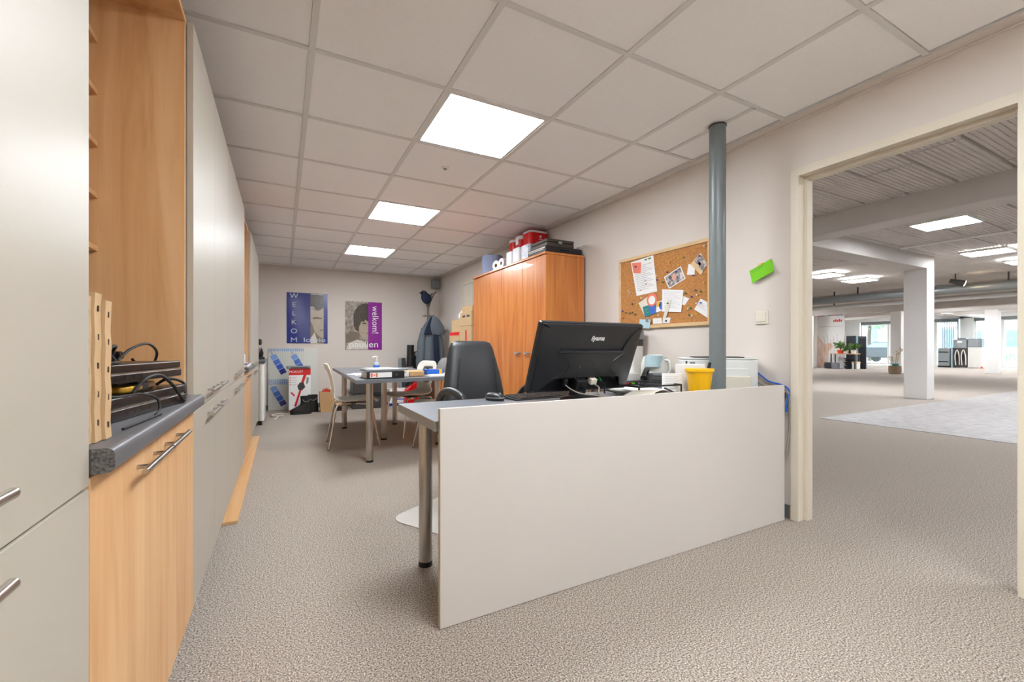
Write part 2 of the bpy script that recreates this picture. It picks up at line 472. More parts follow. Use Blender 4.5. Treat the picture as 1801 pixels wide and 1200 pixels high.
# suspended ceiling: grid bars and every tile its own piece
xs = [XLW, GX0 - T, GX0, GX0 + T, GX0 + 2 * T, GX0 + 3 * T, XT]
ys = [GY0 + k * T for k in range(-6, 10)] + [YB]
ceil = struct('ceiling', MB().box(XLW - 0.1, YF - 0.1, ZCEIL + 0.10, XW + 0.1, YB + 0.1, ZCEIL + 0.16), 'tile')
gb = MB()
for x in xs[1:-1]: gb.box(x - 0.013, YF, ZCEIL, x + 0.013, YB, ZCEIL + 0.03)
gb.box(XT - 0.004, YF, ZCEIL, XT + 0.004, YB, ZCEIL + 0.03)
build('grid_runner', gb, 'grid', ceil)
gb = MB()
for y in ys[:-1]: gb.box(XLW, y - 0.011, ZCEIL + 0.0005, XT, y + 0.011, ZCEIL + 0.03)
gb.box(2.253, GY0 - T, ZCEIL + 0.0005, 2.277, GY0, ZCEIL + 0.03)
build('cross_bar', gb, 'grid', ceil)
LIGHTROWS = (-6, -3, 0, 3, 6)
tilecache = {}
def ctile(x0, x1, y0, y1):
    g = 0.0135
    key = (round(x1 - x0, 3), round(y1 - y0, 3))
    if key not in tilecache:
        w, d = key[0] / 2 - g, key[1] / 2 - g
        o = build('ceiling_tile', MB().box((x0 + x1) / 2 - w, (y0 + y1) / 2 - d, ZCEIL + 0.006, (x0 + x1) / 2 + w, (y0 + y1) / 2 + d, ZCEIL + 0.022), 'tile', ceil)
        tilecache[key] = o
    else:
        inst(tilecache[key], 'ceiling_tile', Vector(((x0 + x1) / 2, (y0 + y1) / 2, ZCEIL + 0.014)) - LOC[ceil.name] - ceil.location, ceil)
for i in range(len(xs) - 1):
    for j in range(len(ys) - 1):
        if i == 3 and (j - 6) in LIGHTROWS: continue
        if i == 5 and j == 5:
            ctile(xs[i], 2.265, ys[j], ys[j + 1]); ctile(2.265, xs[i + 1], ys[j], ys[j + 1])
        else:
            ctile(xs[i], xs[i + 1], ys[j], ys[j + 1])
LN = {-6: 'square white ceiling light panel by the front wall, furthest behind', -3: 'square white ceiling light panel right above the viewpoint',
      0: 'large square ceiling light panel nearest the grey pole', 3: 'middle square ceiling light panel of the office row', 6: 'smallest ceiling light panel, nearest the poster wall'}
for k in LIGHTROWS:
    x0, x1, y0, y1 = xs[3], xs[4], GY0 + k * T, GY0 + (k + 1) * T
    t = thing('ceiling_light', LN[k], 'ceiling light', ((x0 + x1) / 2, (y0 + y1) / 2, ZCEIL), group='office light panels')
    f = MB()
    f.box(x0 + .014, y0 + .014, ZCEIL + .002, x0 + .030, y1 - .014, ZCEIL + .04).box(x1 - .030, y0 + .014, ZCEIL + .002, x1 - .014, y1 - .014, ZCEIL + .04)
    f.box(x0 + .030, y0 + .014, ZCEIL + .002, x1 - .030, y0 + .030, ZCEIL + .04).box(x0 + .030, y1 - .030, ZCEIL + .002, x1 - .030, y1 - .014, ZCEIL + .04)
    build('frame', f, 'grid', t)
    build('diffuser', MB().box(x0 + .031, y0 + .031, ZCEIL + .006, x1 - .031, y1 - .031, ZCEIL + .014), 'led', t)
t = thing('ceiling_sensor', 'tiny white round sensor on a ceiling tile past the large light panel', 'sensor', (1.04, 2.995, ZCEIL - 0.012))
build('rim', MB().lathe([(0.001, 0.018), (0.028, 0.018), (0.026, 0.010), (0.001, 0.008)], (1.04, 2.995, ZCEIL - 0.012)), 'white', t, smooth=True)
build('lens', MB().lathe([(0.001, 0.009), (0.012, 0.008), (0.009, 0.0), (0.001, -0.002)], (1.04, 2.995, ZCEIL - 0.012), n=12), 'greyplastic', t, smooth=True)

# door opening with cream casing and jamb
d1 = sroot('door_1', (XW, 1.0, 0))
c = MB()
c.box(XW - .016, 1.405, 0, XW - .0005, 1.447, 2.005)
build('casing', c, 'frame', d1)
build('casing', MB().box(XW - .016, .577 - .042, 0, XW - .0005, .577, 2.005), 'frame', d1)
build('casing_head', MB().box(XW - .016, .5772, 1.962, XW - .0005, 1.4048, 2.005), 'frame', d1)
j = MB().box(XW + .0015, 1.4065, 0, XW + .0995, 1.4195, 1.9635).box(XW + .045, 1.390, 0, XW + .0995, 1.4060, 1.9465)
build('jamb', j, 'frame', d1)
j = MB().box(XW + .0015, .5605, 0, XW + .0995, .5755, 1.9635).box(XW + .045, .576, 0, XW + .0995, .592, 1.9465)
build('jamb', j, 'frame', d1)
build('head_jamb', MB().box(XW + .0015, .5605, 1.9640, XW + .0995, 1.4195, 1.9845).box(XW + .045, .5758, 1.9470, XW + .0995, 1.4062, 1.9636), 'frame', d1)
build('casing', MB().box(XW + .1005, 1.398, 0, XW + .115, 1.447, 2.005), 'frame', d1)
build('casing', MB().box(XW + .1005, .535, 0, XW + .115, .584, 2.005), 'frame', d1)
build('casing_end_strip', MB().box(XW - .015, 1.4472, 0.001, XW - .002, 1.4505, .075), 'beech', d1)

# closed door far along the right wall, half hidden by the cartons
d2 = sroot('door_2', (XW, 6.0, 0))
build('casing', MB().box(XW - .018, 6.56, 0, XW - .0005, 6.62, 2.04).box(XW - .018, 5.68, 0, XW - .0005, 5.74, 2.04).box(XW - .018, 5.74, 1.98, XW - .0005, 6.56, 2.04), 'frame', d2, bev=.003)
build('leaf', MB().box(XW - .008, 5.74, 0.01, XW - .0005, 6.56, 1.98), 'white', d2)
for i in range(6):
    build('panel', MB().box(XW - .014, 5.76 + i * .134, 0.03, XW - .0082, 5.76 + i * .134 + .118, 1.96), 'frame', d2, bev=.003)

# ------------------------------------------------------------------ showroom shell
struct('floor_showroom', MB().box(XW + .05, HY0, -0.1, HX1 + .2, HY1, 0), 'carpet')
struct('wall_showroom_left', MB().box(XW + .1, HY1, 0, HX1, HY1 + .1, 3.0), 'hallwall')
struct('wall_showroom_right', MB().box(XW + .1, HY0 - .1, 0, HX1, HY0, 3.0), 'hallwall')
struct('wall_showroom_near', MB().box(XW + .09, YB + .1, 0, XW + .19, HY1, 3.0).box(XW + .09, HY0, 0, XW + .19, YF, 3.0), 'hallwall')
cs = struct('ceiling_showroom', MB().box(XW + .1, HY0, HZ + .03, HX1 + .2, HY1, HZ + .2), 'slab')
# ribbed hollow floor blocks near the opening, each its own piece
def ribplank(x0, x1, y0, y1, n):
    P = [(y0, HZ + .03)]
    w = (y1 - y0) / n
    for i in range(n):
        a = y0 + i * w
        P += [(a + .1 * w, HZ + .004), (a + .18 * w, HZ - .004), (a + .82 * w, HZ - .004), (a + .9 * w, HZ + .004)]
    P += [(y1, HZ + .03)]
    return MB().prism(P, x0, x1, axis='x')
pk = {}
PWID, PLEN = 0.385, 0.93
for r in range(15):
    y = 0.2 + r * (PWID + .022)
    st = 2.72 - random.choice((0.0, .3, .55))
    k = 0
    x = st
    while x < 10.4:
        l = PLEN
        if x + l > 2.72 and not (5.4 < x < 6.7 and False):
            key = 0
            if key not in pk:
                pk[key] = build('ceiling_plank', ribplank(x, x + l, y, y + PWID, 9), 'slab', cs)
                pk['o'] = pk[key].location - Vector((x, y, 0))
            else:
                q = inst(pk[key], 'ceiling_plank', Vector((x, y, random.uniform(-.006, .004))) + pk['o'], cs)
        x += l + .012
def beam(x0, x1, y0, y1, z0, z1=HZ + .03):
    o = struct('ceiling_beam', MB().box(x0, y0, z0, x1, y1, z1), 'concrete', bev=.012)
    return o
beam(6.28, 6.62, HY0, HY1, 2.47)
beam(6.62, 11.02, 3.53, 3.88, 2.475)
beam(16.6, 16.95, HY0, HY1, 2.50)
beam(20.4, 20.75, HY0, HY1, 2.36)
beam(23.5, 23.85, HY0, HY1, 2.40)
beam(26.5, 26.85, HY0, HY1, 2.44)
beam(20.75, 30.8, 7.75, 8.1, 2.45)
def column(x0, x1, y0, y1, z1=2.47):
    o = struct('column', MB().box(x0, y0, 0, x1, y1, z1), 'hallwall', bev=.01)
    return o
column(10.70, 11.02, 3.53, 3.88, 2.474)
column(20.8, 21.12, 7.62, 7.95, 2.36)
column(23.5, 23.85, 5.75, 6.10, 2.40)
column(22.6, 22.95, 11.62, 12.05, 2.7)
column(22.2, 22.5, -2.3, -1.95, 2.7)
# duct and pipes under the slab
t = thing('ventilation_duct', 'long round galvanised ventilation duct under the showroom ceiling', 'duct', (15.0, 4, 2.30))
build('pipe', MB().cyl((15.0, -2, 2.45), (15.0, 16, 2.45), 0.115, n=20), 'duct', t, smooth=True)
for y in (-1, .5, 2, 3.5, 5, 6.5, 8, 9.5, 11):
    build('hanger', MB().box(14.98, y - .012, 2.56, 15.02, y + .012, HZ + .03), 'darkgrey', t)
t = thing('white_pipe', 'thin white pipe running below the round duct', 'pipe', (15.3, 4, 2.2))
build('run', MB().cyl((15.6, -2, 2.27), (15.6, 16, 2.27), 0.055, n=12), 'hallwall', t, smooth=True)
for y in (-.6, 1.4, 3.4, 5.4, 7.4, 9.4):
    build('clip', MB().box(15.58, y - .012, 2.31, 15.62, y + .012, HZ + .03), 'darkgrey', t)
tag(build('conduit', MB().tube([(9.4, 3.45, 2.69), (9.4, 1.0, 2.69), (9.4, -1.0, 2.69)], 0.018, smooth=False), 'hallwall', smooth=True), 'thin painted conduit clipped along the showroom slab by the first column', 'conduit')
t = thing('spotlight', 'small lit spotlight aimed at the round duct', 'spotlight', (14.3, 4.2, 2.5))
build('arm', MB().cyl((14.3, 4.2, HZ + .03), (14.3, 4.2, 2.58), 0.012, n=8), 'darkgrey', t)
build('head', MB().cyl((14.3, 4.3, 2.60), (14.42, 4.08, 2.52), 0.05, 0.075), 'darkgrey', t, smooth=True)
build('bulb', MB().cyl((14.42, 4.08, 2.52), (14.425, 4.07, 2.516), 0.065), 'spot', t)
HL = [(8.03, 2.46, 'showroom ceiling light panel nearest the doorway'), (11.15, 2.85, 'second showroom ceiling light panel, right of the first column'), (13.0, 2.75, 'third showroom ceiling light panel, partly cut by the door frame'),
      (11.4, 5.6, 'left showroom ceiling light panel beside the door jamb'), (13.0, 5.6, 'small showroom ceiling light panel left of the first column'),
      (4.6, -0.7, 'showroom ceiling light panel hidden right of the doorway'), (4.6, 5.0, 'showroom ceiling light panel hidden left of the doorway'), (8.0, -1.2, 'showroom ceiling light panel far right of the tiles'), (18.5, 10.5, 'far left showroom light panel between the beams'), (25, 9, 'light panel near the shop windows')]
HL += [(x, y, 'added unseen fill light panel hidden above the far showroom beams') for x in (18.0, 19.2) for y in (1.0, 12.5)]  # unseen panels added only to brighten the far showroom
HL += [(x, y, 'added unseen fill light panel hidden above the far showroom beams') for x in (22.2, 25.2, 28.5) for y in (1.0, 4.5, 7.0, 12.0)]  # more added fill panels, out of sight, for light towards the shop windows
for x, y, lab in HL:
    t = thing('showroom_light', lab, 'ceiling light', (x, y, HZ - .05), group='added far showroom fill panels' if 'hidden above' in lab else 'showroom light panels')
    f = MB()
    for a, b, c_, d in ((-.3, -.3, .3, -.28), (-.3, .28, .3, .3), (-.3, -.28, -.28, .28), (.28, -.28, .3, .28)):
        f.box(x + a, y + b, HZ - .05, x + c_, y + d, HZ - .005)
    build('frame', f, 'white', t)
    build('diffuser', MB().box(x - .279, y - .279, HZ - .045, x + .279, y + .279, HZ - .03), 'ledhall', t)
# inlaid stone-look tile path
tp = sroot('floor_tile_path', (10, 2.4, 0))
build('grout', MB().box(6.615, 1.495, .0003, 15.66, 3.312, .0042), 'deskedge', tp)
tl = None
for i in range(15):
    for k in range(3):
        x0, y0 = 6.62 + i * .6025, 1.50 + k * .6025
        if tl is None:
            tl = build('tile', MB().box(x0, y0, 0.0005, x0 + .6, y0 + .6, .005), 'floortile', tp)
            tlo = tl.location - Vector((x0, y0, 0))
        else:
            inst(tl, 'tile', Vector((x0, y0, random.uniform(-.0001, .0002))) + tlo, tp)

# shop front with windows, street outside
struct('wall_showroom_far', MB().box(HX1, 13.35, 0, HX1 + .2, HY1, 3).box(HX1, 8.42, 0, HX1 + .2, 8.94, 3).box(HX1, HY0, 2.5, HX1 + .2, 13.35, 3).box(HX1, HY0, 0, HX1 + .2, 3.4, 2.5), 'hallwall')
def shopwin(n, y0, y1, mull):
    w = sroot('window_%d' % n, (HX1 + .1, (y0 + y1) / 2, 0))
    f = MB().box(HX1 + .06, y0, 0, HX1 + .13, y0 + .06, 2.35).box(HX1 + .06, y1 - .06, 0, HX1 + .13, y1, 2.35).box(HX1 + .06, y0, 0, HX1 + .13, y1, .08).box(HX1 + .06, y0, 2.30, HX1 + .13, y1, 2.36)
    build('window_frame', f, 'white', w)
    build('roller_box', MB().box(HX1 + .02, y0, 2.35, HX1 + .16, y1, 2.5), 'winframe', w)
    yy = [y0 + .06] + mull + [y1 - .06]
    for m_ in mull:
        build('mullion', MB().box(HX1 + .06, m_ - .06, .08, HX1 + .13, m_ + .06, 2.30), 'white', w)
    for a, b in zip(yy[:-1], yy[1:]):
        build('pane', MB().box(HX1 + .09, a, .08, HX1 + .095, b, 2.30), 'glass', w)
shopwin(1, 9.0, 13.3, [9.9, 11.95])
shopwin(2, 3.4, 8.42, [4.9, 6.4, 7.45])
t = thing('vertical_blind', 'grey vertical slat blind drawn to one side of the shop window', 'blind', (30.85, 9.2, 0.1))
build('rail', MB().box(30.83, 8.8, 2.44, 31.0, 9.7, 2.49), 'winframe', t)
for i in range(8):
    y = 8.96 + i * .085
    build('slat', MB().box(-.045, -.004, .1, .045, .004, 2.44, M=RZ(.5, (30.86, y, 0))), 'blind', t)
struct('street', MB().box(HX1 + .2, -30, -.25, 90, 60, -.12), 'asphalt')
struct('pavement', MB().box(HX1 + .2, -30, -.12, 36.5, 60, -.04), 'asphalt')
hs = thing('white_house', 'white rendered house across the street seen through the shop windows', 'house', (48, 12, -.12))
build('wall', MB().box(48, -15, -.12, 56, 45, 6), 'render', hs)
build('roof', MB().prism([(47.6, 6), (56.4, 6), (52, 9)], -15.3, 45.3, axis='y'), 'darkgrey', hs)
for y, z0, z1, w in ((10.9, .95, 2.35, 1.0), (12.9, .95, 2.35, .8), (14.55, .8, 2.5, .9), (17.3, .4, 2.6, .9), (19.6, .4, 2.9, .9), (22, .8, 2.5, 1.0), (6.5, .8, 2.5, 1.0)):
    w_ = build('window', MB().box(47.93, y - w / 2, z0, 48.0, y + w / 2, z1), 'winframe', hs)
    build('lintel', MB().box(47.9, y - w / 2 - .25, z1, 48, y + w / 2 + .25, z1 + .14), 'winframe', hs)
    zm = (z0 + z1) / 2
    build('pane', MB().box(47.90, y - w / 2 + .12, z0 + .1, 47.93, y + w / 2 - .12, zm - .04).box(47.90, y - w / 2 + .12, zm + .04, 47.93, y + w / 2 - .12, z1 - .1), 'darkglass', w_)
def leafball(cs_, n, size, seed, flat=1.0):
    rnd = random.Random(seed); mb = MB()
    for (cx, cy, cz, r) in cs_:
        for _ in range(n):
            d = Vector((rnd.gauss(0, 1), rnd.gauss(0, 1), rnd.gauss(0, 1))).normalized() * r * (rnd.random() ** .4)
            p = Vector((cx, cy, cz)) + Vector((d.x, d.y, d.z * flat))
            a = Vector((rnd.gauss(0, 1), rnd.gauss(0, 1), rnd.gauss(0, 1))).normalized() * size
            b = a.cross(Vector((rnd.gauss(0, 1), rnd.gauss(0, 1), rnd.gauss(0, 1)))).normalized() * size * .5
            mb.add([p - a, p + b, p + a, p - b], [(0, 1, 2, 3)])
    return mb
t = thing('street_tree', 'leafy green tree outside the shop window', 'tree', (42, 17.4, -.12))
build('trunk', MB().tube([(42, 17.4, -.12), (42.05, 17.45, 1.6), (41.9, 17.3, 3.2)], lambda q: .16 - .06 * q), 'brown', t, smooth=True)
build('crown', leafball([(42, 17.2, 3.4, 1.0), (41.6, 15.9, 3.3, .9), (42.2, 18.6, 3.4, 1.0), (42, 17.4, 4.4, 1.4), (41.8, 16.6, 2.95, .55)], 420, .10, 3), 'treeleaf', t, kind='stuff')
for i, (y, lab) in enumerate(((16.9, 'low hedge across the street below the tree'), (10.4, 'low hedge across the street beyond the right shop window'))):
    h = build('hedge', leafball([(46, y + k * .45, .28, .42) for k in range(-4, 5)], 160, .07, 11 + i, .8), 'treeleaf', kind='stuff')
    h['label'] = lab; h['category'] = 'hedge'
# parked car
t = thing('parked_car', 'dark parked car seen from behind its tail lamps through the shop window', 'car', (39.5, 15.3, -.12), rotz=math.radians(75))
prof = [(-2.1, .35), (-2.15, .8), (-1.95, 1.02), (-1.55, 1.08), (-1.15, 1.5), (.35, 1.52), (1.0, 1.05), (1.9, .9), (2.15, .7), (2.15, .35)]
build('body', MB().prism([(x, z) for x, z in prof], -.85, .85, axis='y'), 'carpaint', t, world=False, bev=.08, seg=3)
for s in (-1, 1):
    build('window', MB().prism([(-1.4, 1.1), (-1.1, 1.44), (.3, 1.45), (.8, 1.1)], s * .853, s * .86, axis='y'), 'darkglass', t, world=False)
    for x in (-1.3, 1.35):
        w_ = build('wheel', MB().cyl((x, s * .7, .32), (x, s * .88, .32), .32, n=24), 'rubber', t, world=False, smooth=True)
        build('hubcap', MB().cyl((x, s * .88, .32), (x, s * .89, .32), .2, n=20), 'greyplastic', w_, world=False)
    build('tail_lamp', MB().box(-2.17, s * .8, .75, -2.02, s * .5, .98), 'redink', t, world=False)
build('rear_window', MB().prism([(-1.62, 1.09), (-1.22, 1.49), (-1.2, 1.47), (-1.58, 1.07)], -.7, .7, axis='y'), 'darkglass', t, world=False)
build('bumper', MB().box(-2.24, -.84, .35, -2.08, .84, .6), 'black', t, world=False, bev=.04)

# ------------------------------------------------------------------ left run of cabinets
XD = -0.266; DT = 0.019; DB = 0.112; CT = 2.085; SPL = 0.772
def handle(parent, y0, y1, z, x=XD):
    h = MB()
    h.cyl((x + .024, y0, z), (x + .024, y1, z), .006, n=12)
    for y in (y0 + .05, y1 - .05): h.cyl((x, y, z), (x + .024, y, z), .0045, n=10)
    return build('handle', h, 'steel', parent, smooth=True)
def feet(t, y0, y1):
    for x in (-.80, -.36):
        for y in (y0 + .06, y1 - .06):
            build('foot', MB().cyl((x, y, 0), (x, y, .10), .02, n=10), 'black', t)
def tall_cabinet(label, seams, hl=.24, first=None, hz=(.82, .726)):
    y0, y1 = seams[0], seams[-1]
    t = thing('tall_cabinet', label, 'cabinet', (-.57, (y0 + y1) / 2, 0), group='tall cream cabinets')
    build('body', MB().box(-.858, y0 + .001, .10, XD - DT - .001, y1 - .001, CT), 'cream', t)
    for i in range(len(seams) - 1):
        a, b = seams[i] + .0012, seams[i + 1] - .0012
        up = build('upper_door', MB().box(XD - DT, a, SPL + .002, XD, b, CT), 'cream', t, bev=.0012, seg=1)
        lo = build('lower_door', MB().box(XD - DT, a, DB, XD, b, SPL - .002), 'cream', t, bev=.0012, seg=1)
        if i % 2 == 0:
            h0, h1 = b - .012 - hl, b - .012
        else:
            h0, h1 = a + .022, a + .022 + hl
        handle(up, h0, h1, hz[0]); handle(lo, h0, h1, hz[1])
    feet(t, y0, y1)
    return t
tall_cabinet('tall cream cabinet nearest the viewpoint, cut by the left edge', [-.10, .402, .904], .20, hz=(.842, .750))
tall_cabinet('tall cream two-door cabinet beside the laptop niche', [1.795, 2.311, 2.862])
tall_cabinet('tall cream two-door cabinet, second one past the laptop niche', [2.864, 3.43, 4.01])
tall_cabinet('tall cream cabinet furthest along, next to the white fridge', [4.775, 5.54, 6.30])
def base_cabinet(label, ya, ym, yb, hp):
    t = thing('base_cabinet', label, 'cabinet', (-.57, (ya + yb) / 2, 0), group='beech base cabinets')
    build('body', MB().box(-.858, ya + .002, .10, XD - DT - .001, yb - .002, .7885), 'beech', t)
    for i, (a, b) in enumerate(((ya, ym), (ym, yb))):
        d = build('door', MB().box(XD - DT, a + .0015, DB, XD, b - .0015, .785), 'beech', t, bev=.0012, seg=1)
        handle(d, hp[i][0], hp[i][1], .742)
    feet(t, ya, yb)
base_cabinet('beech base cabinet with two doors below the laptop niche', .906, 1.353, 1.793, ((1.105, 1.335), (1.345, 1.575)))
base_cabinet('beech base cabinet below the far paper-strewn niche', 4.012, 4.39, 4.773, ((4.15, 4.37), (4.41, 4.63)))
def worktop(label, y0, y1, xf=-.236, z=.83, cut=True, over=0.012):
    P = [(-.858, .79)]
    r = .011
    P += [(xf - r, .79)]
    P += [(xf - r + r * math.sin(a), .79 + r - r * math.cos(a)) for a in (PI / 6, PI / 3, PI / 2)]
    P += [(xf - r + r * math.cos(a), z - r + r * math.sin(a)) for a in (0.01, PI / 6, PI / 3, PI / 2)]
    P += [(-.858, z)]
    t = thing('worktop', label, 'worktop', (-.55, (y0 + y1) / 2, .79))
    build('slab', MB().prism(P, y0 + .001, y1 - .001, axis='y'), 'worktop', t, smooth=True)
    Q = [(p[0] if p[0] > -.5 else XD + .001, p[1]) for p in P]
    build('cut_end', MB().prism(Q, y0, y0 + .0009, axis='y'), 'chip', t)
    return t
worktop('dark grey worktop with rounded front edge under the stacked laptops', .906, 1.80)
worktop('short dark grey worktop of the far niche, under papers', 4.012, 4.773)
def open_shelf(label, ya, yb):
    t = thing('open_shelf_unit', label, 'shelf unit', (-.57, (ya + yb) / 2, .83))
    build('side_panel', MB().box(-.858, yb - .019, .831, -.287, yb, 2.068), 'beech', t)
    build('side_panel', MB().box(-.858, ya, .831, -.287, ya + .019, 2.068), 'beech', t)
    build('top_panel', MB().box(-.858, ya, 2.0685, -.285, yb, 2.087), 'beech', t)
    build('back_panel', MB().box(-.858, ya + .0195, .831, -.850, yb - .0195, 2.068), 'beech', t)
    for z in (1.286, 1.448, 1.606, 1.766, 1.925):
        build('shelf', MB().box(-.849, ya + .0195, z, -.503, yb - .0195, z + .016), 'beech', t)
    return t
open_shelf('open beech shelf niche above the stacked laptops', .906, 1.793)
open_shelf('open beech shelf niche far along the cabinet run', 4.012, 4.773)
tag(build('paper_stack', MB().box(-.80, 1.3, 1.6225, -.49, 1.60, 1.628).box(-.80, 1.29, 1.6285, -.495, 1.59, 1.634), 'paper'), 'few white sheets on a beech shelf above the laptops', 'paper')

# loose plinth board on the carpet
pl = build('plinth_board', MB().box(-.325, 2.87, .0005, -.224, 5.50, .0165), 'beechflat', bev=.001, seg=1)
tag(pl, 'loose beech plinth board lying on the carpet by the cabinets', 'board')

# ---- things on the near worktop
t = thing('cardboard_packing', 'upright slotted cardboard sheets on the worktop beside the laptops', 'cardboard', (-.43, .985, .83))
for i, (y0, h, x1) in enumerate(((.927, .243, -.279), (.957, .250, -.275), (.987, .240, -.270))):
    m_ = MB()
    nseg = 9
    pts = []
    for k in range(nseg + 1):
        z = .831 + h * k / nseg
        pts.append((x1 + .0009 * math.sin(k * 2.1 + i), z))
    poly = [(-.58, .831)] + pts + [(-.58, .831 + h)]
    m_.prism(poly, y0, y0 + .029, axis='y')
    sh_ = build('sheet', m_, 'cardboard', t)
    for k in range(5):
        z = .85 + k * .048 + .008 * (i % 2)
        build('slot', MB().box(x1 - .001, y0 + .012, z, x1 + .0014, y0 + .0148, z + .010), 'brown', sh_)
def laptop(label, M, w, d, h, group=None):
    t = thing('laptop', label, 'laptop', M.translation, M.to_euler().z, group)
    build('base', MB().prism(rrect(-d / 2, -w / 2, d / 2, w / 2, .02), 0, h * .48), 'gloss', t, world=False, bev=.003)
    build('lid', MB().prism(rrect(-d / 2 + .002, -w / 2, d / 2 - .002, w / 2, .022), h * .54, h), 'gloss', t, world=False, bev=.004)
    build('trim_strip', MB().prism(rrect(-d / 2 + .004, -w / 2 + .004, d / 2 - .004, w / 2 - .004, .02), h * .48, h * .54), 'steel', t, world=False)
    for s in (-1, 1):
        build('hinge', MB().cyl((-d / 2 + .006, s * w * .3, h * .5), (-d / 2 + .006, s * w * .42, h * .5), h * .3, n=10), 'black', t, world=False)
    for k in range(4):
        build('port', MB().box(d / 2 - .0015, -w * .3 + k * .035, h * .16, d / 2 + .0006, -w * .3 + k * .035 + .016, h * .34), 'black', t, world=False)
    return t
laptop('glossy black laptop at the bottom of the stack on the worktop', RZ(-.16, (-.432, 1.40, .831)), .44, .30, .050)
laptop('smaller closed black laptop on top of the other laptop', RZ(-.22, (-.425, 1.385, .9095)), .40, .265, .042)
t = thing('foil_packet', 'gold and black wrapped packet between the two laptops', 'packet', (-.40, 1.42, .8815))
build('wrap', MB().prism(rrect(-.10, -.11, .09, .12, .03), 0, .017), 'gold', t, world=False, bev=.005)
build('label_band', MB().prism(rrect(-.103, -.03, .0905, .03, .004), -.0, .018), 'black', t, world=False)
build('spacer', MB().box(-.09, -.10, .0182, .06, .08, .0262), 'black', t, world=False)
t = thing('webcam', 'small round black webcam on the upper laptop among loose cables', 'webcam', (-.40, 1.46, .952))
build('body', MB().lathe([(.001, 0), (.022, .0), (.028, .010), (.026, .026), (.012, .034), (.001, .035)], n=16), 'black', t, world=False, smooth=True)
build('lens', MB().cyl((.024, -.002, .016), (.034, -.004, .018), .012, .010, n=14), 'gloss', t, world=False)
t = thing('adapter', 'black power adapter with a yellow tag on the upper laptop', 'adapter', (-.40, 1.30, .952))
build('brick', MB().box(-.05, -.06, 0, .03, .04, .028), 'black', t, world=False, bev=.006)
build('tag', MB().box(.031, .005, .004, .034, .035, .03), 'yellow', t, world=False)
def cable(label, pts, r=.0035, m='rubber', n=8):
    return tag(build('cable', MB().tube(pts, r, n), m, smooth=True), label, 'cable')
cable('black cable arching highest over the laptops', [(-.45, 1.10, 1.04), (-.44, 1.22, 1.035), (-.42, 1.36, 1.005), (-.41, 1.405, .975), (-.42, 1.40, .956)])
cable('black cable looping wide to the right above the laptops', [(-.36, 1.40, .957), (-.35, 1.46, .985), (-.335, 1.55, 1.0), (-.33, 1.63, .975), (-.345, 1.645, .935), (-.36, 1.60, .93), (-.37, 1.56, .957)])
cable('small black cable loop behind the round webcam', [(-.44, 1.49, .956), (-.43, 1.53, .985), (-.42, 1.565, .972), (-.43, 1.55, .957), (-.45, 1.51, .956)])
cable('black cable coiled beside the yellow tagged adapter', [(-.33, 1.20, .956), (-.335, 1.24, .985), (-.34, 1.31, .992), (-.36, 1.352, .972), (-.345, 1.33, .957), (-.325, 1.26, .956), (-.328, 1.21, .956)])
cable('thick black cable bending off the front of the laptop stack', [(-.30, 1.27, .886), (-.285, 1.30, .915), (-.272, 1.37, .92), (-.262, 1.44, .895), (-.252, 1.50, .855), (-.250, 1.55, .836), (-.256, 1.60, .855), (-.265, 1.61, .885), (-.29, 1.56, .90), (-.31, 1.53, .8865)], .004)
cable('thin cable with a bare end hanging onto the worktop front', [(-.31, 1.10, .90), (-.30, 1.16, .888), (-.28, 1.24, .886), (-.262, 1.29, .87), (-.256, 1.29, .845), (-.258, 1.26, .8335), (-.252, 1.285, .8335), (-.255, 1.25, .8335), (-.27, 1.08, .8335)], .0025)

# ---- far niche papers and the small counter with the fridge
t = thing('magazine', 'blue and white brochures lying on the far niche worktop', 'brochure', (-.36, 4.3, .83))
build('pile', MB().box(-.5, 4.08, .8305, -.25, 4.55, .848), 'paper', t)
build('cover', MB().box(-.47, 4.10, .8482, -.252, 4.40, .851), 'b4', t)
build('top_sheet', MB().box(-.10, -.06, 0, .10, .06, .004, M=RZ(.1, (-.37, 4.47, .8485))), 'paper', t)
t = thing('paper_bundle', 'white paper bundle on the far niche worktop behind the brochures', 'paper', (-.5, 4.62, .8305))
build('bundle', MB().prism(rrect(-.62, 4.58, -.30, 4.74, .02), .8305, .93), 'paper', t, bev=.006)
build('band', MB().prism(rrect(-.622, 4.64, -.298, 4.67, .004), .8305, .932), 'b4', t)
t = thing('counter_end', 'dark grey counter end with rounded corner above the white fridge', 'worktop', (-.5, 7.0, .79))
P = [(-.858, 6.305), (-.19, 6.305)] + [(-.19 - .1 + .1 * math.cos(a), 7.2 - .1 + .1 * math.sin(a)) for a in [k * PI / 12 for k in range(7)]] + [(-.858, 7.2)]
build('slab', MB().prism(P, .792, .83), 'worktop', t, bev=.008)
build('support_panel', MB().box(-.858, 7.1, 0, -.30, 7.118, .7915), 'cream', t)
t = thing('fridge', 'white under-counter fridge with rounded door at the end of the cabinets', 'fridge', (-.5, 6.6, 0))
build('body', MB().box(-.84, 6.32, .05, -.272, 6.85, .785), 'white', t, bev=.01)
build('door', MB().prism(rrect(-.268, 6.322, -.205, 6.848, .028), .055, .783), 'white', t, bev=.008)
for x in (-.78, -.25):
    for y in (6.36, 6.81): build('foot', MB().cyl((x, y, 0), (x, y, .055), .022, n=10), 'black', t)
t = thing('coffee_maker', 'black coffee maker standing on the rounded counter end', 'coffee maker', (-.3, 6.75, .83))
build('base', MB().prism(rrect(-.40, 6.62, -.215, 6.86, .03), .8305, .86), 'black', t, bev=.005)
